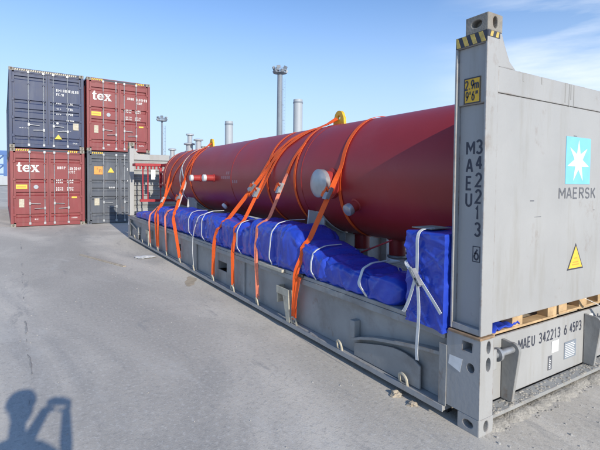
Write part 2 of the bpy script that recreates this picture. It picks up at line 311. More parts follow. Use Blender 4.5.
# ================================================================== SETTING
# ground: one sheet, finer near the camera
mb = MB(); xs = [-3000, -300, -40, -12, -6, -3, 0, 3, 6, 12, 40, 300, 3000]; ys = [-3000, -300, -40, -10, -4, 0, 4, 8, 16, 40, 300, 3000]
g = {(i, j): mb.bm.verts.new((x, y, 0)) for i, x in enumerate(xs) for j, y in enumerate(ys)}
for i in range(len(xs) - 1):
    for j in range(len(ys) - 1): mb.bm.faces.new([g[i, j], g[i + 1, j], g[i + 1, j + 1], g[i, j + 1]])
def concrete():
    m = bpy.data.materials.new('yard_concrete'); m.use_nodes = True; t = m.node_tree; l = t.links.new; b = t.nodes['Principled BSDF']
    b.inputs['Roughness'].default_value = .88; b.inputs['Specular IOR Level'].default_value = .3
    co = N(t, 'ShaderNodeTexCoord'); P = co.outputs['Object']
    def nz(scale, det=6, rough=.55, sc=None, dist=0):
        n = N(t, 'ShaderNodeTexNoise'); n.inputs['Scale'].default_value = scale; n.inputs['Detail'].default_value = det; n.inputs['Roughness'].default_value = rough; n.inputs['Distortion'].default_value = dist
        if sc:
            q = N(t, 'ShaderNodeMapping'); q.inputs['Scale'].default_value = sc; l(P, q.inputs[0]); l(q.outputs[0], n.inputs['Vector'])
        else: l(P, n.inputs['Vector'])
        return n.outputs[0]
    def ramp(x, a, bb):
        r = N(t, 'ShaderNodeMapRange', interpolation_type='SMOOTHSTEP'); r.inputs[1].default_value = a; r.inputs[2].default_value = bb; l(x, r.inputs[0]); return r.outputs[0]
    def mix(c1, c2, f, k=1.0, mode='MIX'):
        q = N(t, 'ShaderNodeMixRGB', blend_type=mode)
        if k != 1.0:
            z = N(t, 'ShaderNodeMath', operation='MULTIPLY'); z.inputs[1].default_value = k; l(f, z.inputs[0]); f = z.outputs[0]
        l(f, q.inputs[0])
        for i, c in ((1, c1), (2, c2)):
            if isinstance(c, tuple): q.inputs[i].default_value = (*c, 1)
            else: l(c, q.inputs[i])
        return q.outputs[0]
    base = mix((.475, .437, .378), (.62, .57, .49), ramp(nz(.45, 6, .55, (1, .4, 1), .9), .40, .60))
    base = mix(base, (.30, .293, .28), ramp(nz(.30, 7, .64, (1.2, .45, 1), 1.0), .50, .66), .65)       # damp, dirty patches
    base = mix(base, (.60, .57, .515), ramp(nz(2.3, 8, .7), .56, .72), .45)                          # scuffed pale cement
    base = mix(base, (.27, .26, .25), ramp(nz(9, 6, .7), .60, .72), .5)                            # small stains
    base = mix(base, (.25, .245, .24), ramp(nz(75, 3, .6), .58, .75), .55)                          # aggregate
    base = mix(base, (.68, .67, .64), ramp(nz(110, 2, .6), .62, .75), .5)
    sx = N(t, 'ShaderNodeSeparateXYZ'); l(P, sx.inputs[0])                                            # oily wheel lane beside the rack
    wob = N(t, 'ShaderNodeMath', operation='MULTIPLY_ADD'); l(nz(.55, 7, .65), wob.inputs[0]); wob.inputs[1].default_value = 2.6; l(sx.outputs[0], wob.inputs[2])
    la = ramp(wob.outputs[0], -1.35, -.75); lb = ramp(wob.outputs[0], .55, -.15); lm = N(t, 'ShaderNodeMath', operation='MULTIPLY'); l(la, lm.inputs[0]); l(lb, lm.inputs[1])
    base = mix(base, (.36, .335, .298), lm.outputs[0], .50)
    base = mix(base, (.29, .277, .255), ramp(nz(24, 6, .78), .52, .62), .50)
    base = mix(base, (.62, .60, .555), ramp(nz(33, 6, .78, (1, .7, 1)), .52, .62), .48)
    base = mix(base, (.30, .29, .275), ramp(nz(3.2, 9, .72, (1, .28, 1), .5), .57, .68), .55)        # drag marks along the lane
    base = mix(base, (.57, .545, .495), ramp(nz(.8, 9, .74, (1, .5, 1), .4), .55, .66), .45)
    l(base, b.inputs['Base Color'])
    bp = N(t, 'ShaderNodeBump'); bp.inputs['Strength'].default_value = .5; bp.inputs['Distance'].default_value = .004
    a = N(t, 'ShaderNodeMath', operation='ADD'); l(nz(70, 5, .6), a.inputs[0]); l(nz(14, 4, .5), a.inputs[1]); l(a.outputs[0], bp.inputs['Height']); l(bp.outputs[0], b.inputs['Normal'])
    return m
tag(mb.build('pavement', concrete()), 'pale grey worn concrete container yard', None, kind='structure')
# dirt gathered in the slab joint that runs along the yard
mb = MB(); prev = None; y = -1.5
while y < 13:
    v = noise.noise((y * 1.1, 3, 0)) + .55 * noise.noise((y * 5.3, 8, 0)); w = .028 * v - .001; x = -2.62 + .06 * noise.noise((y * .9, 1, 0)) + .02 * noise.noise((y * 5, 4, 0)) - .016 * (y - 3)
    if w > .002:
        a = [mb.bm.verts.new((x - w * 1.3, y, .0015)), mb.bm.verts.new((x, y, .003 + w * .2)), mb.bm.verts.new((x + w, y, .0015))]
        if prev:
            mb.bm.faces.new([prev[0], prev[1], a[1], a[0]]); mb.bm.faces.new([prev[1], prev[2], a[2], a[1]])
        prev = a
    else: prev = None
    y += .035
MT['joint'] = mat('joint_dirt', (.33, .315, .29), .95, var=.35, vscale=9)
tag(mb.build('joint_dirt', 'joint'), None, None, kind='structure')

# ================================================================== FLAT RACK
RW, RL = 2.438, 12.192
rack = thing('flat_rack', 'long grey flat rack with tall end wall carrying the red tank', 'flat rack')
def mir(x, s): return x if s == 0 else RW - x
def bx(mb, s, x0, x1, *a):
    if s: x0, x1 = RW - x1, RW - x0
    mb.box(x0, x1, *a)
RINGS = [.70, 1.56, 2.43, 3.38, 4.20, 5.03, 6.0, 6.88, 7.84, 8.62, 9.30, 10.2, 11.2]
def d_ring():
    mb = MB(); p = []
    for k in range(14):
        a = math.pi * (k / 13); p.append((0, .046 * math.cos(a), .05 + .042 * math.sin(a)))
    p = [(0, .046, .0)] + p + [(0, -.046, .0)]
    return mb.tube(p, .011, 6)
POCK = [(4.62, 4.98, .30, .44), (7.05, 7.40, .30, .44)]
ring_me = None
for s in (0, 1):
    mb = MB()
    bx(mb, s, .0, .16, .30, RL - .30, .662, .70)                         # top flange
    bx(mb, s, -.004, .10, .30, RL - .30, .60, .66)                       # rolled edge
    ycut = sorted([v for q in POCK for v in q[:2]]); ya = .28
    for y0, y1, z0, z1 in POCK:
        bx(mb, s, .07, .09, ya, y0, .10, .60); bx(mb, s, .07, .09, y0, y1, .10, z0); bx(mb, s, .07, .09, y0, y1, z1, .60)
        bx(mb, s, .092, .24, y0 - .01, y0, z0, z1); bx(mb, s, .092, .24, y1, y1 + .01, z0, z1); ya = y1
    bx(mb, s, .07, .09, ya, RL - .28, .10, .60)
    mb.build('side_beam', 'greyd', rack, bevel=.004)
    mb = MB(); bx(mb, s, -.012, .20, .29, RL - .29, .062, .098); bx(mb, s, -.024, -.013, .29, RL - .29, .055, .104)
    mb.build('bottom_flange', 'grey', rack, bevel=.003)
    mb = MB(); bx(mb, s, .075, .12, .32, RL - .32, .012, .061); mb.build('gap_shade_strip', 'dark', rack)  # black strip standing in for the shade in the gap under the flange
    # curved gooseneck wings at both ends
    for e in (0, 1):
        ey = lambda v: v if e == 0 else RL - v
        crv = [(1.40, .262), (1.25, .318), (1.08, .366), (.9, .402), (.7, .437), (.5, .470), (.32, .492)]
        mb = MB(); n = len(crv)
        poly = [(ey(a), b) for a, b in crv] + [(ey(a), b - .026) for a, b in crv[::-1]]
        X0, X1 = (-.006, .068) if s == 0 else (RW - .068, RW + .006)
        mb.prism(poly, 0, X0, X1)
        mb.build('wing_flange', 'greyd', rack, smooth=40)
        pc = [(1.37, .105), (1.37, .225), (1.2, .268), (1.0, .318), (.85, .345), (.72, .345), (.62, .325), (.55, .29), (.55, .105)]
        mb = MB(); X0, X1 = (.02, .036) if s == 0 else (RW - .036, RW - .02)
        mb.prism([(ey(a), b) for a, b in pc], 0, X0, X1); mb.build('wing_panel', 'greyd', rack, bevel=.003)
        mb = MB(); bx(mb, s, -.006, .066, *sorted((ey(1.41), ey(1.34))), .27, .44); mb.build('wing_bracket', 'greyd', rack, bevel=.006)
    for ry in RINGS:
        if ring_me is None:
            o = d_ring().build('lashing_ring', 'cream', rack, smooth=50); ring_me = o
        else:
            o = ring_me.copy(); COL.objects.link(o)
        o.location = (mir(-.002, s), ry, .098); o.rotation_euler = (0, R(-12 if s == 0 else 12), R(random.uniform(-14, 14)))
    for j, (y0, y1) in enumerate(((2.50, 2.80), (9.4, 9.7))):                        # stake pockets
        mb = MB(); X = lambda a: mir(a, s)
        bx(mb, s, -.03, .065, y0, y0 + .018, .28, .49); bx(mb, s, -.03, .065, y1 - .018, y1, .28, .49); bx(mb, s, -.042, -.031, y0, y1, .40, .49)
        mb.prism([(y0, .40), (y0 + .14, .40), (y0 + .05, .11), (y0 - .02, .11)], 0, *sorted((X(-.042), X(-.028))))
        mb.build('stake_pocket', 'cream', rack, bevel=.004)
    for y0 in (3.9, 6.0, 8.0):
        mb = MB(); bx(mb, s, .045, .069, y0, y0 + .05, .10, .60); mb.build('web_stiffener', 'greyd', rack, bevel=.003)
# floor planks
pl = None
for k in range(11):
    w = (RW - .34) / 11
    if pl is None:
        mb = MB(); mb.box(0, w - .006, .25, RL - .25, .55, .585); pl = mb.build('deck_plank', 'woodg', rack, bevel=.003); o = pl
    else: o = pl.copy(); COL.objects.link(o)
    o.location = (.17 + k * w, 0, random.uniform(-.002, .002))
# corner posts, end walls: built for the near end, mirrored by a half turn for the far end
def end_assembly(far):
    T = Matrix.Identity(4)
    if far: T = Matrix.Translation((RW, RL, 0)) @ Matrix.Rotation(math.pi, 4, 'Z')
    made = []
    def put(mb, name, m, par=rack, **k):
        o = mb.build(name, m, par, **k); o.data.transform(T); made.append(o); return o
    for s in (0, 1):
        # folding post: channel open to the outside
        mb = MB()
        bx(mb, s, .045, .06, .018, .24, .70, 2.30); bx(mb, s, .022, .06, .018, .24, 2.30, 2.70)      # recessed web in two depths
        bx(mb, s, .0, .13, .0, .018, .70, 2.778); bx(mb, s, .0, .13, .24, .258, .70, 2.71)           # flanges
        bx(mb, s, .0, .06, .018, .24, 2.70, 2.778); bx(mb, s, .004, .044, .018, .24, .70, .745)
        bx(mb, s, .115, .13, .018, .24, .70, 2.71)
        put(mb, 'corner_post', 'grey', bevel=.005)
        mb = MB(); x0, x1 = (0, .162) if s == 0 else (RW - .162, RW)
        casting_mb(mb, x0, x1, 0, .178, 2.779, 2.896); bmesh.ops.remove_doubles(mb.bm, verts=mb.bm.verts, dist=1e-5); put(mb, 'corner_casting', 'cast', bevel=.007)
        mb = MB(); casting_mb(mb, x0, x1, -.002, .178, 0, .118); bmesh.ops.remove_doubles(mb.bm, verts=mb.bm.verts, dist=1e-5); put(mb, 'corner_casting', 'grey', bevel=.007)
        # hinge block between base casting and post
        mb = MB(); Y, Z, Xv = Vector((0, 1, 0)), Vector((0, 0, 1)), Vector((1, 0, 0))
        if s == 0:
            O = lambda y, z: (0, y, z); U = -Y; f = lambda y0, y1: (y1, y1 - y0)
        for z0, z1, c, rx, ry, sq in ((.12, .40, (.14, .14), .0, .0, 0), (.40, .54, (.205, .06), .032, .034, 0), (.54, .672, (.175, .062), .042, .034, 1)):
            if s == 0:
                if rx: mb.holed((0, .28, z0), -Y, Z, .28, z1 - z0, c, rx, ry, .10, square=bool(sq))
                else: mb.quad((0, .28, z0), (0, 0, z0), (0, 0, z1), (0, .28, z1))
            else:
                if rx: mb.holed((RW, 0, z0), Y, Z, .28, z1 - z0, (.28 - c[0], c[1]), rx, ry, .10, square=bool(sq))
                else: mb.quad((RW, 0, z0), (RW, .28, z0), (RW, .28, z1), (RW, 0, z1))
        X0 = 0 if s == 0 else RW - .15
        for z0, z1, rx, ry in ((.12, .43, 0, 0), (.43, .555, .028, .050), (.555, .672, .024, .046)):
            if rx: mb.holed((X0, 0, z0), Xv, Z, .15, z1 - z0, (.09 if s == 0 else .06, (z1 - z0) / 2), rx, ry, .10)
            else: mb.quad((X0, 0, z0), (X0 + .15, 0, z0), (X0 + .15, 0, z1), (X0, 0, z1))
        mb.quad((X0, 0, .672), (X0 + .15, 0, .672), (X0 + .15, .28, .672), (X0, .28, .672))
        xi = .15 if s == 0 else RW - .15
        mb.quad((xi, 0, .12), (xi, .28, .12), (xi, .28, .672), (xi, 0, .672))
        mb.quad((X0, .28, .12), (X0 + .15, .28, .12), (X0 + .15, .28, .672), (X0, .28, .672))
        bmesh.ops.remove_doubles(mb.bm, verts=mb.bm.verts, dist=1e-5)
        put(mb, 'hinge_block', 'grey')
        mb = MB(); bx(mb, s, -.012, .155, -.006, .265, .674, .692); put(mb, 'hinge_plate', 'rust', bevel=.004)
        mb = MB(); bx(mb, s, -.008, -.001, .275, .345, .10, .56); put(mb, 'side_gusset', 'greyd', bevel=.003)
        mb = MB(); mb.prism([(.14, .50), (.252, .50), (.262, .43), (.16, .40)] if s == 0 else [(.05, .50), (.15, .50), (.15, .40), (.05, .40)], 0, *sorted((mir(-.002, s), mir(-.001, s)))); put(mb, 'sticker', 'whitep')
        # hazard stripes
        mb = MB(); bx(mb, s, -.003, -.001, .002, .252, 2.702, 2.776); bx(mb, s, .0, .13, -.003, -.001, 2.735, 2.776); put(mb, 'stripe_backing', 'print')
        mb = MB()
        for k in range(4):
            y0 = .012 + k * .066
            mb.prism([(y0, 2.704), (y0 + .032, 2.704), (min(y0 + .058, .25), 2.774), (y0 + .026, 2.774)], 0, *sorted((mir(-.0045, s), mir(-.0032, s))))
        for k in range(2):
            x0 = .02 + k * .06; x0 = x0 if s == 0 else RW - x0 - .04
            mb.prism([(x0, 2.737), (x0 + .028, 2.737), (x0 + .04, 2.774), (x0 + .012, 2.774)], 1, -.0045, -.0032)
        put(mb, 'hazard_stripes', 'hazard')
        # hinge lug plates and pin on the end face
    for xl in (.47, 1.735):
        mb = MB(); pr = [(.146, .10), (.146, .56)] + [(.06 + .055 * math.cos(a), .50 + .055 * math.sin(a)) for a in [R(t) for t in range(70, 200, 15)]] + [(.055, .10)]
        mb.prism(pr, 0, xl, xl + .03); put(mb, 'hinge_lug', 'greyd', bevel=.004)
    for x0, x1 in ((.152, .468), (1.767, RW - .152)):
        mb = MB(); mb.tube([(x0, .06, .505), (x1 + (.05 if x0 < 1 else -.0), .06, .505)], .024, 14)
        c = (x0 + x1) / 2; mb.tube([(c - .04, .06, .505), (c - .015, .06, .505)], .05, 16); put(mb, 'hinge_pin', 'steel', smooth=40)
        mb = MB(); q = x0 + .02 if x0 < 1 else x1 - .07
        mb.box(q, q + .05, .02, .13, .42, .57); put(mb, 'lock_block', 'grey', bevel=.008)
    # end sill
    mb = MB(); mb.box(.152, RW - .152, .15, .17, .10, .585); put(mb, 'end_sill', 'grey', bevel=.004)
    mb = MB(); mb.box(.164, RW - .164, .03, .148, .062, .092); put(mb, 'sill_flange', 'greyd', bevel=.003)
    # end wall
    w = []
    mb = MB(); mb.box(.131, RW - .131, .006, .06, .775, 2.372)
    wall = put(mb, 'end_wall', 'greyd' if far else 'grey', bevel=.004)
    mb = MB(); mb.box(.131, RW - .131, .003, .11, 2.376, 2.552); put(mb, 'top_rail', 'grey', wall, bevel=.004)
    mb = MB(); mb.box(.135, RW - .135, .062, .12, .775, .90); put(mb, 'bottom_rail', 'grey', wall, bevel=.004)
    for k in range(9):                                                               # stiffeners on the load side
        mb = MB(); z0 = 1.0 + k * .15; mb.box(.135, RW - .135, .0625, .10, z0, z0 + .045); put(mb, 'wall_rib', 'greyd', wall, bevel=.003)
    for s in (0, 1):
        P = [(.1315, 2.776), (.162, 2.776), (.20, 2.70), (.26, 2.60), (.33, 2.5535), (.1315, 2.5535)]
        if s: P = [(RW - a, b) for a, b in P]
        mb = MB(); mb.prism(P, 1, .006, .03); put(mb, 'post_gusset', 'grey', wall)
    return wall, made
wall, near_parts = end_assembly(False)
end_assembly(True)
# print on the near post, the wall and the sill
sg = MB(); sg.box(.0185, .0215, .060, .192, 2.305, 2.485)
sign = sg.build('height_sign', 'yellow', rack)
mb = MB()
for a in ((.060, .192, 2.477, 2.485), (.060, .192, 2.305, 2.313), (.060, .067, 2.313, 2.477), (.185, .192, 2.313, 2.477)): mb.box(.0168, .0183, *a)
mb.build('border', 'print', sign)
lettering('2.9m', .060, 'print', sign, (.0176, .181, 2.405), (0, -1, 0), (0, 0, 1), .36, .16, .12)
lettering("9'6\"", .060, 'print', sign, (.0176, .176, 2.328), (0, -1, 0), (0, 0, 1), .34, .15, .13)
for txt, yy, rows in (('MAEU', .176, (2.000, 1.876, 1.752, 1.635)), ('342213', .100, (2.005, 1.896, 1.775, 1.660, 1.545, 1.430))):
    for ch, zz in zip(txt, rows): lettering(ch, .088, 'print', rack, (.0440, yy, zz - .045), (0, -1, 0), (0, 0, 1), .52, .17)
lettering('6', .072, 'print', rack, (.0440, .100, 1.217), (0, -1, 0), (0, 0, 1), .5, .17)
mb = MB()
for a in ((.052, .112, 1.305, 1.311), (.052, .112, 1.199, 1.205), (.052, .057, 1.205, 1.305), (.107, .112, 1.205, 1.305)): mb.box(.0432, .0446, *a)
mb.build('digit_frame', 'print', rack)
# emblem: white seven-pointed star on a light blue square
mb = MB(); mb.box(1.045, 1.440, .0030, .0055, 1.752, 2.135); emb = mb.build('emblem', 'lblue', wall)
mb = MB(); cx, cz = 1.243, 1.938; poly = []
for k in range(14):
    a = math.pi / 2 + k * math.pi / 7; r = .178 if k % 2 == 0 else .066; poly.append((cx + r * math.cos(a), cz + r * math.sin(a)))
cv = mb.bm.verts.new((cx, .0010, cz)); vs = [mb.bm.verts.new((p[0], .0024, p[1])) for p in poly]
for k in range(14): mb.bm.faces.new([cv, vs[k], vs[(k + 1) % 14]])
mb.build('star', 'whitep', wall)
lettering('MAERSK', .083, 'greyprint', wall, (.962, .0045, 1.636), (1, 0, 0), (0, 0, 1), .86, .17, .33)
mb = MB(); mb.prism([(1.115, 1.045), (1.375, 1.045), (1.245, 1.262)], 1, .0042, .0056); tri = mb.build('warning_sign', 'print', wall)
mb = MB(); mb.prism([(1.136, 1.058), (1.354, 1.058), (1.245, 1.238)], 1, .0028, .0040); mb.build('sign_face', 'sticker', wall)
mb = MB()
for z0, a, b in ((1.082, 1.19, 1.30), (1.102, 1.20, 1.29), (1.135, 1.222, 1.268)): mb.box(a, b, .0018, .0027, z0, z0 + .008)
o = mb.build('fine_print', 'orangest', wall); o['kind'] = 'stuff'
lettering('MAEU 342213 6', .080, 'print', rack, (.70, .1485, .423), (1, 0, 0), (0, 0, 1), .50, .16, .24)
lettering('45P3', .080, 'print', rack, (1.49, .1485, .423), (1, 0, 0), (0, 0, 1), .46, .16, .22)
for x0, x1, z0, z1, m in ((1.19, 1.30, .30, .40, 'whitep'), (1.14, 1.20, .16, .28, 'greyprint'), (1.40, 1.60, .20, .35, 'mast'), (.58, .66, .14, .26, 'whitep'), (1.78, 1.90, .46, .54, 'whitep')):
    mb = MB(); mb.box(x0, x1, .1455, .1485, z0, z1); pt = mb.build('label_plate', m, rack)
    if m != 'whitep':
        mb = MB(); zz = z0 + .014
        while zz < z1 - .012: mb.box(x0 + .01, x1 - .012 - random.random() * .03, .1440, .1454, zz, zz + .006); zz += .016
        mb.build('fine_print', 'whitep', pt)
# small scars on the wall
for x, z, w, h in ((.56, 1.62, .05, .008), (.62, 1.5, .09, .003), (1.16, 2.14, .05, .006), (1.52, 1.53, .025, .004)): MB().box(x, x + w, .0045, .0057, z, z + h).build('scuff', 'greyprint', wall)
MT['streak'] = mat('streak_dirt', (.30, .30, .29), .7, var=.1)
for x, h in ((1.00, .15), (1.06, .175), (1.085, .12), (1.13, .17), (.42, .06), (.66, .05)): MB().box(x, x + .012, .0012, .0026, 2.546 - h, 2.546).build('rain_streak', 'streak', wall)
# sand lying on the sill flange and spilling on the ground
mb = MB()
def lumps(mb, pts, f):
    for x, y, z, r in pts:
        n = 7; a0 = random.random() * 6; top = mb.bm.verts.new((x, y, z + r * f))
        a = [mb.bm.verts.new((x + r * random.uniform(.7, 1.15) * math.cos(a0 + 2 * math.pi * k / n), y + r * random.uniform(.7, 1.15) * math.sin(a0 + 2 * math.pi * k / n), z - .004)) for k in range(n)]
        b = [mb.bm.verts.new((v.co.x * .6 + x * .4 + random.uniform(-.1, .1) * r, v.co.y * .6 + y * .4, z + r * f * random.uniform(.55, .9))) for v in a]
        for k in range(n):
            j = (k + 1) % n
            mb.bm.faces.new([a[k], a[j], b[j], b[k]]); mb.bm.faces.new([b[k], b[j], top])
P = [(random.uniform(.2, 2.2), random.uniform(.035, .13), .092, random.uniform(.006, .020)) for _ in range(240)]
P += [(random.uniform(.2, 2.3), .06 - abs(random.gauss(0, .05)), .0, random.uniform(.005, .017)) for _ in range(420)]
P += [(x, .05 + random.uniform(-.02, .02), .0, random.uniform(.08, .13)) for x in [.22 + .11 * k for k in range(19)]]
lumps(mb, P, .34)
tag(mb.build('spilled_sand', 'dirt', smooth=60), 'dry sand and dirt spilled along the foot of the flat rack end sill', 'sand', kind='stuff')

# ================================================================== TANK
TX, TZ, TR = 1.22, 1.812, .752
tank = thing('pressure_vessel', 'long dark red cylindrical tank strapped down on the flat rack', 'tank', (TX, 0, 0))
def tp(y, th, r=TR):
    """point on the tank in world axes; th from the camera-side horizontal, up positive."""
    return Vector((TX - r * math.cos(th), y, TZ + r * math.sin(th)))
OFF = Vector((-TX, 0, 0))
def tpart(mb, name, m, par=None, **k):
    o = mb.build(name, m, par or tank, **k)
    if not par: o.location = OFF
    return o
prof = []
Y0, Y1, HD = .62, 9.98, .36
for k in range(13): a = math.pi / 2 * k / 12; prof.append((TR * math.sin(a), Y0 - HD * math.cos(a)))
for yy in [Y0 + (Y1 - Y0) * k / 30 for k in range(1, 30)]: prof.append((TR, yy))
for k in range(13): a = math.pi / 2 * (1 - k / 12); prof.append((TR * math.sin(a), Y1 + HD * math.cos(a)))
mb = MB(); mb.lathe(prof, (TX, 0, TZ), (0, 1, 0), 96); shell = tpart(mb, 'shell', 'red', smooth=60)
for yy in (.62, 3.06, 5.4, 7.7, 9.98):
    mb = MB(); mb.tube([tp(yy, 2 * math.pi * k / 72, TR) for k in range(72)], .007, 6, closed=True); tpart(mb, 'weld_seam', 'red', smooth=60)
def nozzle(base, d, ln, r, capm='foil', stem='redlit', name='nozzle', caplen=.06, flange=1.18):
    d = Vector(d).normalized(); mb = MB()
    mb.lathe([(r, -.15), (r, ln - caplen - .002)], base, d, 28); mb.lathe([(r * 1.25, -.16), (r * 1.25, .012), (r, .02)], base, d, 28)
    st = tpart(mb, name, stem, smooth=40)
    mb = MB(); R2 = r * flange
    mb.lathe([(r * .9, ln - caplen), (R2, ln - caplen), (R2 * 1.01, ln - .012), (R2 * .93, ln), (R2 * .6, ln + .18 * r * .6), (R2 * .25, ln + .18 * r * .92), (0, ln + .18 * r)], base, d, 28)
    c = mb.build('nozzle_cap', capm, st, smooth=38)
    return st
nozzle(Vector((.468, 2.405, 1.735)), (-1, 0, 0), .185, .148, caplen=.07, flange=1.12)
a = R(-25); nozzle(tp(2.00, a, TR - .01), (-math.cos(a), 0, math.sin(a)), .155, .062, caplen=.055, flange=1.12)
nozzle(Vector((.468, 7.02, 1.81)), (-1, 0, 0), .215, .064, 'cap', 'redlit', caplen=.055, flange=1.04)
nozzle(Vector((.468, 6.25, 1.81)), (-1, 0, 0), .215, .064, 'cap', 'redlit', caplen=.055, flange=1.04)
a = R(-42); nozzle(tp(6.05, a, TR - .01), (-math.cos(a), 0, math.sin(a)), .09, .05, 'whitep', 'red', caplen=.04, flange=1.2)
for yy in (2.69, 2.03): nozzle(Vector((TX, yy, TZ - TR + .01)), (0, 0, -1), .235, .10, 'steel', 'red', caplen=.035, flange=1.2)
for yy, x, h, r in ((9.32, TX, .30, .075), (10.02, TX, .50, .065), (9.75, TX - .1, .22, .09)): nozzle(Vector((x, yy, TZ + TR - .02)), (0, 0, 1), h, r, 'chim', 'chim', caplen=.04, flange=1.65)
nozzle(Vector((.75, 10.08, 2.40)), (0, 0, 1), .22, .06, 'chim', 'chim', caplen=.045, flange=1.7)
# yellow lifting lugs with a hole
def lug(y):
    mb = MB(); n = 20; th = .022; z0 = TZ + TR - .02; o_, i_ = [], []
    outl = [(-.13, 0), (.13, 0), (.12, .12)] + [(.10 * math.cos(R(a)), .135 + .10 * math.sin(R(a))) for a in range(10, 171, 20)] + [(-.12, .12)]
    # ring of the plate: outline resampled towards a round hole
    C = (0, .13); hr = .036; per = []
    m = len(outl)
    for k in range(40):
        t = k / 40 * m; i = int(t); f = t - i; p, q = outl[i], outl[(i + 1) % m]; per.append((p[0] + (q[0] - p[0]) * f, p[1] + (q[1] - p[1]) * f))
    for side in (-1, 1):
        o_.append([mb.bm.verts.new((TX + th * side, y + p[0], z0 + p[1])) for p in per])
        ii = []
        for p in per:
            dx, dz = p[0] - C[0], p[1] - C[1]; q = math.hypot(dx, dz); ii.append(mb.bm.verts.new((TX + th * side, y + C[0] + hr * dx / q, z0 + C[1] + hr * dz / q)))
        i_.append(ii)
    for k in range(40):
        j = (k + 1) % 40
        for q in (0, 1): mb.bm.faces.new([o_[q][k], o_[q][j], i_[q][j], i_[q][k]])
        mb.bm.faces.new([o_[0][k], o_[0][j], o_[1][j], o_[1][k]]); mb.bm.faces.new([i_[0][k], i_[0][j], i_[1][j], i_[1][k]])
    l = tpart(mb, 'lifting_lug', 'yellow', smooth=40)
    mb = MB(); mb.box(TX - .10, TX + .10, y - .17, y + .17, z0 - .01, z0 + .026); mb.build('pad', 'red', l, bevel=.006)
lug(3.22); lug(8.33)
# saddles
def saddle(y):
    mb = MB(); r = TR + .006; pts = []
    a0 = R(36)
    arc = [(TX + r * math.cos(a), TZ + r * math.sin(a)) for a in [math.pi + a0 + (math.pi - 2 * a0) * k / 20 for k in range(21)]]
    pts = [(arc[0][0] - .10, arc[0][1] + .02)] + arc + [(arc[-1][0] + .10, arc[-1][1] + .02), (TX + .78, .72), (TX + .72, .60), (TX - .72, .60), (TX - .78, .72)]
    mb.prism(pts, 1, y - .012, y + .012); sd = tpart(mb, 'saddle', 'saddle')
    for xx in (-.55, -.2, .2, .55):
        top = TZ - math.sqrt(r * r - xx * xx); mb = MB(); mb.box(TX + xx - .01, TX + xx + .01, y - .13, y - .0125, .606, top - .004); mb.build('saddle_rib', 'saddle', sd)
    mb = MB(); mb.box(TX - .80, TX + .80, y - .15, y + .15, .586, .6055); mb.build('saddle_base', 'saddle', sd)
    mb = MB(); w = .14
    o = [(TX + (r) * math.cos(a), TZ + r * math.sin(a)) for a in [math.pi + a0 + (math.pi - 2 * a0) * k / 24 for k in range(25)]]
    i2 = [(TX + (r + .014) * math.cos(a), TZ + (r + .014) * math.sin(a)) for a in [math.pi + a0 + (math.pi - 2 * a0) * k / 24 for k in range(25)]]
    mb.prism(o + i2[::-1], 1, y - w, y - .013); mb.build('wear_plate', 'saddle', sd)
saddle(2.92); saddle(7.95)
# red frame beyond the far head
mb = MB(); mb.box(-.02, 1.5, 11.02, 11.42, 2.16, 2.235); fr = tpart(mb, 'support_frame', 'redfr', bevel=.006)
for k in range(9):
    mb = MB(); x = .02 + k * .10; mb.tube([(x, 11.06, 2.07), (x, 11.06, 2.158)], .022, 8); mb.build('bolt', 'redfr', fr)
for x in (.20, .34, .70, 1.1): mb = MB(); mb.tube([(x, 11.10, 1.20), (x, 11.10, 2.158)], .020, 8); mb.build('frame_rod', 'redfr', fr)
mb = MB(); mb.box(.12, 1.5, 11.04, 11.14, 1.14, 1.21); mb.build('frame_rail', 'redfr', fr)
mb = MB(); mb.box(.42, .54, 11.05, 11.055, 1.78, 2.06); mb.build('paper_tag', 'whitep', fr)
for a in ((.70, .78, 10.2, 11.018, 2.165, 2.23), (1.42, 1.50, 10.0, 11.018, 2.165, 2.23)): MB().box(*a).build('frame_arm', 'redfr', fr)
mb = MB()
for z in (1.62, 1.95): mb.box(.50, .56, 10.05, 10.45, z, z + .05)
mb.box(.50, .56, 10.42, 10.48, 1.55, 2.1); mb.build('head_bracket', 'redfr', fr)
# faint stencil on the shell, too worn to read
mb = MB()
for r_, (z, y0, n) in enumerate(((1.90, 5.62, 2), (1.82, 5.85, 5), (1.745, 5.35, 3))):
    for k in range(n):
        y = y0 - k * .085; th = math.asin((z - TZ) / TR)
        mb.quad(tp(y, th - .035, TR + .0015), tp(y - .055, th - .035, TR + .0015), tp(y - .055, th + .035, TR + .0015), tp(y, th + .035, TR + .0015))
tpart(mb, 'stencil_mark', mat('worn_stencil', (.42, .20, .21), .6, var=.2, vscale=30))

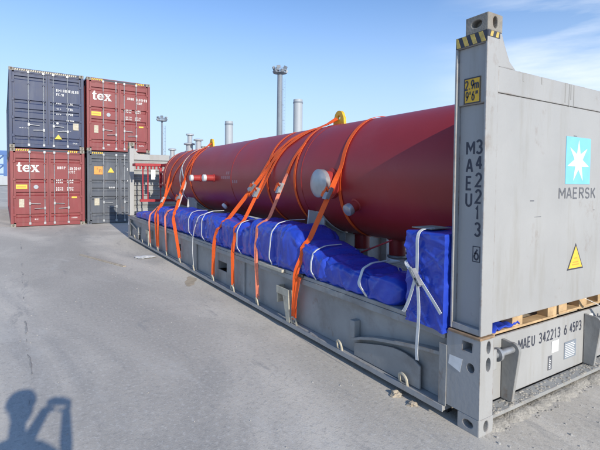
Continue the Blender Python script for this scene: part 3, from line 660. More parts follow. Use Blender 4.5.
# ================================================================== TARPAULINED BUNDLES
from mathutils.bvhtree import BVHTree
TARPS = []
def bundle(name, label, y0, y1, x0, x1, zb, top, amp=.03, seed=0, group=None, ties=(), nl=110, na=56, hang=.0, endr=.16, ex=.42):
    mb = MB(); rings = []; rnd = random.Random(seed); nl = int((y1 - y0) * 62); na = 84
    fx = [(rnd.uniform(y0, y1), rnd.uniform(-1.2, 1.2), rnd.uniform(.007, .018), rnd.uniform(.018, .05)) for _ in range(int((y1 - y0) * 7))]
    gx = [(rnd.uniform(y0, y1), rnd.uniform(-.26, .26), rnd.uniform(-.55, .55), rnd.uniform(.15, .45), rnd.uniform(.008, .018), rnd.uniform(.018, .04)) for _ in range(int((y1 - y0) * 8))]
    for i in range(nl + 1):
        t = i / nl; y = y0 + (y1 - y0) * t
        e = min(1, min(y - y0, y1 - y) / endr); e = math.sqrt(max(0, 1 - (1 - e) ** 2)) * .9 + .1
        zt = top(y); zc = (zb + zt) / 2; hz = (zt - zb) / 2; xc = (x0 + x1) / 2; hx = (x1 - x0) / 2; ring = []
        for k in range(na):
            a = 2 * math.pi * k / na; c, s_ = math.cos(a), math.sin(a)
            px = math.copysign(abs(c) ** ex, c) * hx * (.55 + .45 * e); pz = math.copysign(abs(s_) ** ex, s_) * hz * e
            if s_ < 0: pz *= 1 - .0
            q = Vector((px * 1.3, y, pz * 1.3)) + Vector((seed * 7.3, seed * 3.1, 0))
            d = noise.noise(q * 1.3) * .55
            w1 = noise.noise(Vector((q.x * 1.6 + 9, q.y * 1.7 + q.z * 2.0, q.z * 1.6))); w2 = noise.noise(Vector((q.x * 3, q.y * 3.2 - q.z * 4.2, q.z * 3))); w3 = noise.noise(Vector((q.x * 6, q.y * 7 + q.z * 6, q.z * 6 + 4)))
            d += (.75 - abs(w1) * 3.2) * .45 * (abs(w1) < .34) + (.6 - abs(w2) * 2.6) * .42 * (abs(w2) < .32) + (.5 - abs(w3) * 2.2) * .16      # sharp ridged creases
            for ty in ties:                                               # drawn in at each tie, folds fanning out from it
                u = y - ty - .06 * noise.noise(q * 2)
                if abs(u) < .7:
                    d -= (1.25 * math.exp(-(u / .05) ** 2) + .35 * math.exp(-(u / .2) ** 2)) * (s_ > -.6)
                    d += .75 * abs(math.sin(a * 5.5 + 2.2 * noise.noise(q * 1.3) + u * 2.5 + ty)) * math.exp(-abs(u) / .16) - .3 * math.exp(-abs(u) / .16)
            for fy, sl, fa, fw in fx:                                     # tight gathered folds
                u = y - fy - sl * (pz + .2 * px)
                if abs(u) < fw * 2.2: d += fa / amp * max(0, 1 - abs(u) / fw) * .8
            if c < .5:
                for gy, gz, sl, ln, fa, fw in gx:                         # long folds running along the bundle
                    v = abs(y - gy) / ln
                    if v < 1:
                        u = (pz - pz * 0) - gz - sl * (y - gy)
                        if abs(u) < fw: d += fa / amp * (1 - abs(u) / fw) * (1 - v * v)
            nrm = Vector((c, 0, s_)).normalized(); dd = amp * (d - .3)
            if s_ < -.75: dd *= .3
            ring.append(mb.bm.verts.new((xc + px + nrm.x * dd - hang * max(0, -s_) * (c < 0) * .3, y + amp * .6 * noise.noise(q * 2.9 + Vector((0, 5, 5))), zc + pz + nrm.z * dd)))
        rings.append(ring)
    for A, B in zip(rings, rings[1:]):
        for k in range(na): mb.bm.faces.new([A[k], A[(k + 1) % na], B[(k + 1) % na], B[k]])
    mb.bm.faces.new(rings[0][::-1]); mb.bm.faces.new(rings[-1])
    o = tag(mb.build(name, 'blue', smooth=26), label, 'tarp bundle', group); TARPS.append(o); return o
def lin(*p):
    def f(y):
        if y <= p[0][0]: return p[0][1]
        for (a, b), (c, d) in zip(p, p[1:]):
            if y <= c:
                t = (y - a) / (c - a); t = t * t * (3 - 2 * t) * .5 + t * .5; return b + (d - b) * t
        return p[-1][1]
    return f
GB = 'blue wrapped bundles along the flat rack deck'
bundle('tarp_bundle', 'low blue wrapped bundle at the far end by the red frame', 8.5, 11.3, .03, .62, .70, lin((8.5, .98), (9.6, .93), (11.3, .84)), .026, 1, GB, (9.3,))
bundle('tarp_bundle', 'flat topped blue bundle under the far group of orange straps', 5.55, 8.85, .01, .62, .685, lin((5.5, 1.12), (7.2, 1.15), (8.9, 1.12)), .026, 2, GB, (6.2, 7.3, 8.2))
bundle('tarp_bundle', 'bulging blue bundle in front of the small white capped nozzles', 3.55, 5.75, -.015, .64, .675, lin((3.5, 1.10), (4.4, 1.15), (5.3, 1.19), (5.8, 1.15)), .030, 3, GB, (3.95, 4.7, 5.45))
bundle('tarp_bundle', 'sloping blue bundle below the big silver capped nozzle', 1.75, 3.75, -.02, .60, .665, lin((1.75, .93), (2.2, 1.06), (2.6, 1.22), (3.75, 1.22)), .030, 4, GB, (2.95, 2.35))
bundle('tarp_bundle', 'low sagging blue bundle beside the upright blue box', .78, 2.05, .0, .56, .665, lin((.78, .94), (1.5, .93), (2.05, .99)), .030, 5, GB, (1.22, 1.9))
# upright wrapped box beside the near post
mb = MB(); n1, n2 = 56, 80; x0, x1, y0, y1, z0, z1 = -.040, .60, .285, .655, .655, 1.375; rings = []
for i in range(n2 + 1):
    z = z0 + (z1 - z0) * i / n2; ring = []
    for k in range(4 * n1 // 2):
        m_ = n1 // 2; sd_, f = divmod(k, m_); f /= m_
        p = [(x0 + (x1 - x0) * f, y0), (x1, y0 + (y1 - y0) * f), (x1 - (x1 - x0) * f, y1), (x0, y1 - (y1 - y0) * f)][sd_]
        c = Vector(((x0 + x1) / 2, (y0 + y1) / 2)); d = Vector(p) - c
        q = Vector((p[0], p[1], z)); w1 = noise.noise(Vector((q.x * 5, q.y * 6 + z * 3.5, z * 3))); w2 = noise.noise(Vector((q.x * 7 + 3, q.y * 8 - z * 7, z * 6))); a = .016 * noise.noise(q * 3) + .020 * (.6 - abs(w1) * 3) * (abs(w1) < .3) + .012 * (.6 - abs(w2) * 3) * (abs(w2) < .3) + .010 * max(0, 1 - abs((p[1] - .53) * .75 + (z - 1.06)) / .022) + .010 * max(0, 1 - abs((p[1] - .5) * 1.6 - (z - 1.0)) / .025)
        if abs(z - 1.06) < .12: a -= .016 * math.exp(-((z - 1.06) / .05) ** 2)
        sq = 1.0 if i < n2 else .97
        ring.append(mb.bm.verts.new((c.x + d.x * sq + d.normalized().x * a, c.y + d.y * sq + d.normalized().y * a, z + .014 * noise.noise(q * 3) + (.02 * noise.noise((p[0] * 8, p[1] * 8, 2)) if i == 0 else 0))))
    rings.append(ring)
for A, B in zip(rings, rings[1:]):
    for k in range(len(A)): mb.bm.faces.new([A[k], A[(k + 1) % len(A)], B[(k + 1) % len(A)], B[k]])
mb.bm.faces.new(rings[0][::-1]); mb.bm.faces.new(rings[-1])
box = tag(mb.build('wrapped_box', 'blue', smooth=50), 'upright blue wrapped box tied with white webbing beside the lettered post', 'wrapped box')
mb = MB(); mb.box(.06, .30, .50, .70, 1.385, 1.392); mb.build('cardboard_pad', 'woodg', box)

# ================================================================== LASHINGS
BV = [BVHTree.FromPolygons([v.co[:] for v in o.data.vertices], [p.vertices[:] for p in o.data.polygons]) for o in TARPS]
def clear(p, off=.007):
    """push a point of a strap or cord out onto the bundle it lies on"""
    d = Vector((-1, 0, .75)).normalized(); best = None
    for b in BV:
        h = b.ray_cast(Vector(p) + d * 1.2, -d, 1.2 + off)
        if h[0] is not None and (best is None or h[3] < best): best = h[3]
    return Vector(p) if best is None else Vector(p) + d * (1.2 - best + off)
GS = 'orange lashing straps over the tank'
def lerp(a, b, t): return Vector(a) + (Vector(b) - Vector(a)) * t
def ratchet(par, p, d, w=.055):
    d = Vector(d).normalized(); y = Vector((0, 1, 0)); a = (y - d * y.dot(d)).normalized(); n = d.cross(a)
    if n.x > 0: n = -n
    m = Matrix((a, d, n)).transposed().to_4x4(); m.translation = Vector(p) + n * .012
    mb = MB()
    for sx in (-1, 1): mb.box(sx * w / 2 - .004, sx * w / 2 + .004, -.07, .07, -.012, .03, m)
    mb.tube([m @ Vector((-w / 2, .03, .01)), m @ Vector((w / 2, .03, .01))], .016, 8); mb.box(-w / 2, w / 2, -.085, -.055, .018, .034, m); mb.box(-w / 2 + .005, w / 2 - .005, -.06, .0, .03, .036, m)
    mb.build('ratchet_buckle', 'steel', par)
def hook(par, p, top):
    p = Vector(p); d = (Vector(top) - p).normalized(); y = Vector((0, 1, 0))
    mb = MB(); mb.tube([p + d * .10 + y * .022, p + d * .10 - y * .022, p + d * .03 - y * .012, p, p + d * .03 + y * .012, p + d * .10 + y * .022], .006, 6); mb.build('hook', 'steel', par)
def wrap(c0, c1, n=14, r=TR + .015):
    (y0, a0), (y1, a1) = c0, c1
    return [tp(y0 + (y1 - y0) * k / n, R(a0 + (a1 - a0) * k / n), r) for k in range(n + 1)]
def strap(label, ry, edge, mids, wraps, w=.05, m='orange', buckle=None, loop=None, group=GS, rz=.155, tail=None, lowm=None):
    w *= 1.16
    t = thing('lashing_strap', label, 'strap', (0, ry, 0), 0, group); off = Vector((0, -ry, 0))
    low = [Vector((-.004, ry, rz + .02))] + [Vector(e) for e in edge]
    pts = [Vector(v) for v in mids]
    for c0, c1 in wraps: pts += wrap(c0, c1, max(4, int(abs(c1[1] - c0[1]) / 7)))
    if tail: pts += [Vector(q) for q in tail]
    def sub(p):
        o = [p[0]]
        for a, b in zip(p, p[1:]):
            k = max(1, int((b - a).length / .035)); o += [lerp(a, b, j / k) for j in range(1, k + 1)]
        return [q + off for q in o]
    def relax(P):
        for _ in range(2): P = [P[0]] + [(P[i - 1] + P[i] * 2 + P[i + 1]) / 4 for i in range(1, len(P) - 1)] + [P[-1]]
        return P
    def seg(p, ww, nm, mm):
        q = [clear(v - off) if i > 1 else v - off for i, v in enumerate(sub(p))]
        raw = [v - off for v in sub(p)]
        q = relax(q); q = [clear(v, .006) if i > 1 else v for i, v in enumerate(q)]
        tw = []
        for v, u in zip(q, raw):                                          # free spans hang with a slight twist, spans on the tank or a bundle lie flat
            on_tank = math.hypot(v.x - TX, v.z - TZ) < TR + .05
            tw.append(0 if on_tank else (.12 if (v - u).length > .02 else .62))
        for _ in range(6): tw = [tw[0]] + [(tw[i - 1] + tw[i] + tw[i + 1]) / 3 for i in range(1, len(tw) - 1)] + [tw[-1]]
        MB().ribbon([v + off for v in q], ww, .004, [(-a, 1, 0) for a in tw]).build(nm, mm, t)
    if lowm:
        seg(low + pts[:1], w * .9, 'lower_webbing', lowm); seg(pts, w, 'webbing', m)
    else: seg(low + pts, w, 'webbing', m)
    hook(t, low[0] + off - Vector((0, 0, .06)), low[0] + off + Vector((0, 0, .1)))
    if buckle:
        A, B, f = low[-1], pts[0], buckle
        ratchet(t, lerp(A, B, f) + off, B - A, w * 1.1)
        d = (B - A).normalized(); P0 = lerp(A, B, f) + off
        MB().ribbon([P0 + d * .02 + Vector((-.02, 0, 0)), P0 + d * .06 + Vector((-.06, .02, .01)), P0 + d * .10 + Vector((-.075, .05, -.03)), P0 + d * .06 + Vector((-.08, .08, -.09))], w * .9).build('loose_tail', m, t)
    if loop:
        ya, yb, a0, a1 = loop
        MB().ribbon([p + off for p in wrap((ya, a0), (yb, a1), 40, TR + .009)], w * .85).build('belly_loop', m, t)
    return t
# near strap, over the top by the big nozzle
strap('nearest orange strap, passing just in front of the big silver capped nozzle', 2.44, [(-.035, 2.36, .70), (-.03, 2.33, .78)], [], [((2.175, 10), (2.22, 60)), ((2.22, 60), (2.45, 168))], .055, buckle=.72, loop=(2.185, 2.42, 14, -130), tail=[(RW - .3, 2.45, 1.1), (RW + .02, 2.44, .72)])
t = thing('lashing_strap', 'short orange strap from a flange hook to the near stake pocket ring', 'strap', (0, 2.3, 0), 0, GS)
MB().ribbon([(-.02, .13, .165), (-.03, .05, .45), (-.035, -.02, .66), (-.01, -.03, .70)], .05).build('webbing', 'orange', t)
mb = MB(); mb.box(-.03, .03, -.06, .01, .68, .715); mb.build('hook', 'dark', t, bevel=.006)
# middle group pulled towards the first yellow lug
top1 = (1.19, 3.25, TZ + TR + .10)
strap('third orange strap of the middle group, with a faded lower end', 3.37, [(-.035, 3.36, .70), (-.03, 3.38, .82)], [], [((3.40, 4), (3.20, 36)), ((3.20, 36), (3.25, 62))], .05, buckle=.80, loop=(3.20, 3.26, 38, -120), tail=[top1], lowm='pink')
strap('middle strap of the group tied to the near yellow lug', 4.20, [(-.04, 4.14, .70), (-.03, 4.12, .86)], [], [((3.98, 6), (3.72, 48)), ((3.72, 48), (3.40, 78))], .05, buckle=.70, tail=[top1])
strap('leftmost strap of the group tied to the near yellow lug', 5.03, [(-.04, 4.90, .70), (-.03, 4.86, .86)], [], [((4.00, 10), (3.55, 45)), ((3.55, 45), (3.30, 76))], .055, buckle=.74, loop=(4.02, 4.02, 70, -120), tail=[top1])
# far group round the second yellow lug
top2 = (1.19, 8.33, TZ + TR + .10)
strap('wide orange strap running up to the far yellow lug', 6.88, [(-.04, 7.05, .70), (-.03, 7.25, .95)], [], [((8.0, 0), (7.75, 27)), ((7.75, 27), (8.1, 74))], .065, buckle=.5, loop=(7.75, 7.52, 62, -110), tail=[top2])
strap('pale faded strap left of the wide orange strap', 7.84, [(-.035, 7.84, .70), (-.03, 7.90, .98)], [(.16, 7.55, 1.18)], [((7.95, -8), (8.4, 20)), ((8.4, 20), (8.4, 110))], .045, m='white', lowm='pink', loop=(8.4, 8.5, 24, -120))
strap('orange strap sharing the knot above the far bundle', 8.55, [(-.03, 8.50, .70), (-.02, 8.55, .95)], [(.20, 8.75, 1.32)], [((9.12, -8), (8.5, 30)), ((8.5, 30), (8.2, 76))], .045, tail=[top2])
strap('leftmost thin orange strap near the rounded far end of the tank', 8.68, [(-.035, 8.70, .70), (-.02, 8.80, .95)], [(.20, 8.80, 1.32)], [((9.30, 8), (9.05, 50)), ((9.05, 50), (9.0, 165))], .045, loop=(9.26, 9.7, 12, -110), buckle=.9)
strap('pink faded strap end hanging over the lowest far bundle', 9.32, [(-.035, 9.35, .70), (-.0, 9.4, .90)], [(.28, 9.55, 1.12)], [((9.75, -25), (9.8, 60))], .04, m='pink')
# second strand of the slings tied to the lugs
def strand(par, pts, w=.055):
    q = [Vector(p) - par.location for p in pts]
    for _ in range(2): q = [q[0]] + [(q[i - 1] + q[i] * 2 + q[i + 1]) / 4 for i in range(1, len(q) - 1)] + [q[-1]]
    MB().ribbon(q, w).build('webbing', 'orange', par)
def by_label(t): return [o for o in bpy.data.objects if o.get('label', '').startswith(t)][0]
strand(by_label('leftmost strap of the group'), [Vector((.30, 4.28, 1.52))] + wrap((4.10, 14), (3.70, 45), 6) + wrap((3.66, 50), (3.36, 78), 5) + [Vector(top1)])
strand(by_label('middle strap of the group'), [Vector((.30, 4.02, 1.50))] + wrap((3.86, 10), (3.58, 48), 7) + wrap((3.55, 52), (3.32, 78), 5) + [Vector(top1)])
strand(by_label('wide orange strap running'), [Vector((.36, 7.82, 1.58))] + wrap((8.06, 4), (7.95, 30), 6) + wrap((7.96, 36), (8.2, 76), 6) + [Vector(top2)], .05)
# white ties on the bundles and box
GW = 'white ties round the blue bundles'
def surf(label, pts, w=.018, name='tie_cord', cat='cord', tube=False):
    mb = MB(); P = []
    for a, b in zip(pts, pts[1:]):
        for k in range(12): P.append(clear(lerp(a, b, k / 12), .008))
    P.append(clear(pts[-1], .008))
    for _ in range(4): P = [P[0]] + [(P[i - 1] + P[i] + P[i + 1]) / 3 for i in range(1, len(P) - 1)] + [P[-1]]
    mb.ribbon(P, w, .006, (0, 1, 0)); return tag(mb.build(name, 'white'), label, cat, GW)
def arc_cord(label, y, dy, x0, top, w=.02, xin=.40):
    return surf(label, [(x0 + .03, y - dy * .2, .70), (x0 - .035, y, .80), (x0 - .02, y + dy * .3, top - .12), (x0 + .06, y + dy * .6, top - .005), (x0 + .2, y + dy * .85, top + .03), (xin, y + dy, top + .03)], w)
arc_cord('white cord looped round the bulging blue bundle left of the faded strap', 3.95, .1, -.02, 1.15)
arc_cord('white cord over the shoulder of the sloping blue bundle', 2.95, -.1, -.03, 1.24)
arc_cord('white cord at the joint of the sloping and the low sagging bundles', 2.02, .06, -.02, 1.02)
arc_cord('white webbing across the low sagging bundle', 1.22, .12, -.01, .95, .03)
arc_cord('white cord on the flat topped far bundle', 6.2, .2, -.005, 1.15)
arc_cord('white cord at the left shoulder of the bulging bundle', 5.45, .1, -.02, 1.19)
surf('white rope hanging from the far bundles to a flange ring', [(-.01, 6.0, .16), (-.035, 6.0, .45), (-.035, 5.98, .70), (-.02, 5.92, .9), (.05, 5.85, 1.12), (.3, 5.8, 1.2)], .022)
def webb(label, strands, w=.035):
    t = thing('white_webbing', label, 'strap', (0, .5, 0))
    for pts in strands: MB().ribbon([Vector(p) - Vector((0, .5, 0)) for p in pts], w, .004, (0, 1, 0) if abs(pts[0][0] - pts[-1][0]) < .5 else (0, 0, 1)).build('webbing', 'white', t)
    return t
xs_ = -.078
def bend(P):
    o = [Vector(p) for p in P]
    for _ in range(2):
        q = [o[0]]
        for a, b in zip(o, o[1:]): q += [lerp(a, b, .25), lerp(a, b, .75)]
        o = q + [o[-1]]
    return o
webb('white webbing knotted round the upright blue box', [bend(p) for p in (
    [(.12, .525, 1.394), (-.03, .52, 1.394), (xs_, .515, 1.34), (xs_, .510, 1.2), (xs_ - .008, .505, 1.05)],
    [(.06, .678, 1.13), (-.04, .672, 1.125), (xs_, .60, 1.085), (xs_ - .012, .505, 1.05), (xs_ - .008, .42, .96), (xs_, .34, .87), (xs_ + .004, .28, .80)],
    [(xs_ - .008, .51, 1.05), (xs_ - .014, .535, .95), (xs_ - .014, .58, .82), (xs_ - .010, .628, .735), (xs_ + .004, .650, .725), (xs_ + .07, .668, .75)],
    [(xs_ - .014, .50, 1.04), (xs_ - .022, .475, .92), (xs_ - .03, .455, .78), (xs_ - .036, .46, .60), (xs_ - .030, .475, .47), (xs_ - .026, .47, .40)])], .027)
ratchet(bpy.data.objects['white_webbing'], Vector((xs_ - .008, -.01, 1.03)), (0, -.6, -.8), .026)

# ================================================================== SMALL THINGS ON THE RACK
def slab(name, label, cat, m, x0, x1, y0, y1, z0, z1, rz=0, bevel=.004):
    mb = MB(); c = Vector(((x0 + x1) / 2, (y0 + y1) / 2, z0)); mb.box(x0 - c.x, x1 - c.x, y0 - c.y, y1 - c.y, 0, z1 - z0)
    o = mb.build(name, m, bevel=bevel, loc=c); o.rotation_euler.z = rz; return tag(o, label, cat)
slab('wooden_batten', 'pale wooden batten lying on the beam edge below the sloping bundle', 'batten', 'cream', -.05, -.008, 2.65, 3.28, .664, .70)
def pallet(x, y, w, label):
    t = thing('wooden_pallet', label, 'pallet', (x, y, .587), 0, 'pallets behind the end wall')
    for yy in (0, .40, .80):
        for q in (0, .5, 1): MB().box((w - .14) * q, (w - .14) * q + .14, yy + .003, yy + .10, .0195, .098).build('block', 'wood', t, bevel=.003)
        MB().box(0, w, yy, yy + .10, .0, .019).build('bottom_board', 'wood', t, bevel=.003)
    for q in (0, .5, 1): MB().box((w - .14) * q, (w - .14) * q + .14, 0, .9, .0985, .118).build('stringer_board', 'wood', t, bevel=.003)
    for k in range(6): MB().box(0, w, k * .16, k * .16 + .11, .1185, .138).build('top_board', 'wood', t, bevel=.003)
pallet(.14, .178, 1.18, 'raw wooden pallet behind the end wall gap, beside the blue tarpaulin edge')
pallet(1.40, .20, .86, 'raw wooden pallet behind the end wall gap, by the white webbing end')
mb = MB(); n = 16
gv = [[mb.bm.verts.new((.31 + .44 * i / n, .172 + .6 * j / n, .632 + .03 * noise.noise((i * .4, j * .5, 0)) + .025 * noise.noise((i * .9, j, 5)))) for j in range(n + 1)] for i in range(n + 1)]
for i in range(n):
    for j in range(n): mb.bm.faces.new([gv[i][j], gv[i + 1][j], gv[i + 1][j + 1], gv[i][j + 1]])
o = mb.build('tarpaulin', 'blue', smooth=70); sm = o.modifiers.new('thick', 'SOLIDIFY'); sm.thickness = .012
tag(o, 'blue tarpaulin edge on the deck under the end wall', 'tarpaulin')
mb = MB(); mb.ribbon([(1.70, .16, .72), (1.80, .08, .66), (1.95, -.0, .56), (2.05, -.01, .50)], .04, .004, (0, 1, 0.3)); tag(mb.build('white_webbing', 'white'), 'white webbing end pulled out under the right of the end wall', 'strap')
mb = MB(); mb.tube([(.62, 2.22, .86), (.62, 1.5, 1.15)], .009, 6); tag(mb.build('lashing_rod', 'redfr'), 'thin dark red rod slanting below the tank near the upright box', 'rod')
slab('timber_beam', 'pale grey timber lying under the near end of the tank', 'timber', 'woodg', .58, .72, 1.2, 2.6, .586, .80, R(2))

# ================================================================== CONTAINERS
CW, CL, CH = 2.438, 12.192, 2.896
def tex_word(par, x, z, h):
    """the white slab-serif word 'tex' built from letter outlines"""
    mb = MB(); u = h / 1.0
    def poly(p): mb.prism([(x + a * u, z + b * u) for a, b in p], 1, -.0035, -.0015)
    poly([(.0, .62), (.0, .72), (.10, .74), (.17, .98), (.30, .98), (.30, .72), (.30, .62)]); poly([(.10, .16), (.10, .62), (.30, .62), (.30, .18)])
    poly([(.30, .62), (.30, .72), (.44, .72), (.44, .62)]); poly([(.10, .16), (.13, .06), (.22, .0), (.36, .0), (.47, .07), (.44, .16), (.36, .13), (.30, .18)])
    cx, cz = .86, .37; ro, ri = .37, .19                                    # e
    pr = [R(a) for a in range(0, 326, 25)] + [R(325)]
    O = [(cx + ro * .98 * math.cos(a), cz + ro * math.sin(a)) for a in pr]; I = [(cx + ri * .85 * math.cos(a), cz + ri * 1.12 * math.sin(a)) for a in pr]
    for k in range(len(pr) - 1): poly([O[k], O[k + 1], I[k + 1], I[k]])
    poly([(cx - .30, cz - .045), (cx + .36, cz - .045), (cx + .36, cz + .045), (cx - .30, cz + .045)])
    x0 = 1.22                                                               # x
    poly([(x0 + .06, .66), (x0 + .30, .66), (x0 + .72, .07), (x0 + .46, .07)]); poly([(x0 + .52, .66), (x0 + .64, .66), (x0 + .20, .07), (x0 + .07, .07)])
    for a, b, c in ((.0, .36, .66), (.44, .72, .66), (.0, .27, 0), (.40, .78, 0)): poly([(x0 + a, c), (x0 + b, c), (x0 + b, c + .07), (x0 + a, c + .07)])
    return mb.build('lettering', 'whitep', par)
def marks(par, rows, m='whitep'):
    """worn, unreadable rows of small print"""
    mb = MB()
    for x, z, n, w, h in rows:
        for k in range(n):
            x0 = x + k * w * 1.35; ww = w * .86; b_ = min(.016, ww * .34); bar = lambda xa, xb, za, zb: mb.box(xa, xb, -.003, -.0015, za, zb)
            L_, R_, T_, M_, B_ = [random.random() < p for p in (.8, .6, .6, .45, .55)]
            if not (L_ or R_): L_ = True
            if L_: bar(x0, x0 + b_, z, z + h)
            if R_: bar(x0 + ww - b_, x0 + ww, z + (0 if random.random() < .7 else h / 2), z + h)
            xa, xb = x0 + (b_ + .001 if L_ else 0), x0 + ww - (b_ + .001 if R_ else 0); b2 = min(.014, h * .2)
            for on_, zz in ((T_, z + h - b2), (M_, z + h * .45), (B_, z)):
                if on_: bar(xa, xb, zz, zz + b2)
    o = mb.build('small_print', m, par); o['kind'] = 'stuff'; return o
def container(m, label, loc, rz, style):
    t = thing('shipping_container', label, 'container', loc, rz, 'stacked shipping containers')
    mb = MB(); 
    for s in (0, 1):                                                        # corrugated side walls
        pts = []; y = .2; k = 0
        while y < CL - .2:
            for dy, dx in ((0, .0), (.07, .0), (.14, .036), (.21, .036)): pts.append((.03 + dx if s == 0 else CW - .03 - dx, y + dy))
            y += .28
        lo = [mb.bm.verts.new((a, b, .16)) for a, b in pts]; hi = [mb.bm.verts.new((a, b, CH - .08)) for a, b in pts]
        for k in range(len(pts) - 1): mb.bm.faces.new([lo[k], lo[k + 1], hi[k + 1], hi[k]])
    mb.build('side_wall', m, t)
    mb = MB(); mb.box(.05, CW - .05, .1, CL - .1, CH - .045, CH - .03); mb.build('roof', m, t)
    mb = MB(); mb.box(.05, CW - .05, CL - .10, CL - .05, .12, CH - .05); mb.build('front_wall', m, t)
    mb = MB()
    for s in (0, 1):
        bx(mb, s, .0, .10, .0, .13, .119, CH - .119); bx(mb, s, .0, .10, CL - .13, CL, .119, CH - .119); bx(mb, s, .005, .07, .179, CL - .179, .02, .16); bx(mb, s, .005, .07, .179, CL - .179, CH - .08, CH - .01)
    mb.box(.163, CW - .163, .004, .13, .02, .15); mb.box(.163, CW - .163, .004, .13, CH - .16, CH - .01)
    mb.build('frame', m, t, bevel=.008)
    for x in (0, CW - .162):
        for z in (0, CH - .118):
            for y in (0, CL - .178): casting('corner_casting', t, x, x + .162, y, y + .178, z, z + .118, 'cast' if style != 3 else m)
    # doors with pressed grooves
    zb, zt = .155, CH - .165; gro = (.93, .60, .475, .345, .085) if style in (0, 3) else (.90, .60, .415, .10)
    for x0, x1 in ((.108, CW / 2 - .006), (CW / 2 + .006, CW - .108)):
        mb = MB(); H = zt - zb; pr = [(zb, 0)]
        for f in sorted(gro):
            zc = zb + f * H; pr += [(zc - .085, 0), (zc - .045, .06), (zc + .045, .06), (zc + .060, 0)]
        pr.append((zt, 0)); xa, xb = x0 + .06, x1 - .06; yb = .03
        A = [mb.bm.verts.new((xa, yb + d, z)) for z, d in pr]; B = [mb.bm.verts.new((xb, yb + d, z)) for z, d in pr]
        for k in range(len(pr) - 1): mb.bm.faces.new([A[k], B[k], B[k + 1], A[k + 1]])
        mb.box(x0, xa, yb - .012, yb + .06, zb, zt); mb.box(xb, x1, yb - .012, yb + .06, zb, zt)
        mb.box(xa, xb, yb - .012, yb + .06, zb, zb + .03); mb.box(xa, xb, yb - .012, yb + .06, zt - .03, zt)
        dr = mb.build('door', m, t)
        for z in (.45, 1.1, 1.75, 2.4):
            mb = MB(); xh = x0 - .035 if x0 < 1 else x1 - .055; mb.box(xh, xh + .09, -.012, .016, z - .045, z + .045); mb.build('hinge', m, dr, bevel=.006)
    mb = MB(); mb.box(CW / 2 - .005, CW / 2 + .005, .022, .06, zb, zt); mb.build('door_gasket', 'dark', t)
    for xr in (.60, 1.08, 1.40, 1.87):
        mb = MB(); mb.tube([(xr, -.004, .10), (xr, -.004, CH - .10)], .015, 8); rod = mb.build('lock_rod', 'steel', t, smooth=40)
        for z in (.07, CH - .17): MB().box(xr - .04, xr + .04, -.026, .0, z, z + .09).build('rod_cam', 'steel', rod, bevel=.008)
        for z in (.42, 1.05, 1.75, 2.35): MB().box(xr - .034, xr + .034, -.022, .016, z - .026, z + .026).build('rod_bracket', m, rod)
        zc = .86 if xr in (.60, 1.40) else .68; 
        mb = MB(); mb.tube([(xr, -.03, zc), (xr + .34 * (1 if xr in (.60, 1.40) else -1), -.035, zc - .02)], .013, 6); mb.box(xr - .03, xr + .03, -.04, -.02, zc - .05, zc + .05); mb.build('door_handle', 'steel', rod)
    # hazard strip on the header
    mb = MB(); mb.box(.165, CW - .165, .0, .003, CH - .105, CH - .03)
    mb.build('stripe_backing', 'print', t)
    mb = MB(); x = .17; full = style == 0
    while x < CW - .24:
        if full or x < .58 or x > CW - .62: mb.prism([(x, CH - .10), (x + .042, CH - .10), (x + .062, CH - .035), (x + .02, CH - .035)], 1, -.0025, -.0005)
        x += .07
    mb.build('hazard_stripes', 'cream' if full else 'yellow', t)
    def stick(x0, x1, z0, z1, mm, nm='sticker'): 
        o = MB().box(x0, x1, .010, .016, z0, z1).build(nm, mm, t); return o
    def on(par, f, *a):
        o = f(par, *a); o.location.y = .0125; return o
    pl = bpy.data.objects.new('door_print', None)
    if style in (1, 2):
        o = tex_word(t, .20, 2.02, .36); o.location.y = .012
        stick(.17, .52, 1.40, 1.56, 'sticker'); q = MB().box(.2, .48, .0085, .0095, 1.45, 1.50).build('fine_print', 'orangest', t)
        o = MB().lathe([(0, -.004), (.075, -.004), (.078, 0)], (.80, .013, 1.47), (0, 1, 0), 16).build('round_sticker', 'chim', t)
        stick(.26, .42, .72, 1.02, 'cream'); stick(1.98, 2.16, 1.04, 1.10, 'sticker')
        o = marks(t, [(1.50, 2.15, 4, .055, .10), (1.86, 2.13, 7, .05, .11), (1.86, 2.0, 4, .05, .09)] + [(1.46 + c * .36, 1.70 - r * .085 - (.12 if r > 1 else 0), 4, .045, .055) for r in range(4) for c in range(2)] + [(.75, .24, 3, .03, .05), (1.98, .26, 5, .03, .05)]); o.location.y = .012
    elif style == 0:
        o = marks(t, [(1.50, 2.17, 4, .055, .10), (1.80, 2.17, 7, .05, .10), (1.50, 2.02, 4, .05, .09)] + [(1.50, 1.70 - r * .20, 3, .045, .05) for r in range(3)] + [(1.84, 1.70 - r * .20, 4, .045, .075) for r in range(3)] + [(1.84, 1.08, 5, .04, .05), (2.05, .22, 4, .03, .05)]); o.location.y = .012
        o = MB().lathe([(0, -.004), (.04, -.004), (.042, 0)], (1.53, .013, .98), (0, 1, 0), 12).build('round_sticker', 'whitep', t)
        stick(2.06, 2.25, .76, 1.02, 'cream')
        MB().prism([(1.43, .38), (1.68, .38), (1.555, .56)], 1, .010, .016).build('warning_sticker', 'sticker', t)
        o = marks(t, [(.30, .72, 4, .06, .02), (1.70, .70, 4, .06, .02)]); o.location.y = .012
    else:
        s1 = stick(.25, .57, 1.98, 2.30, 'orangest'); o = marks(t, [(.29, 2.08, 1, .10, .16), (.43, 2.05, 1, .10, .12)], 'print'); o.location.y = .0105
        MB().prism([(.75, 2.06), (1.0, 2.06), (.875, 2.27)], 1, .010, .016).build('warning_sticker', 'sticker', t)
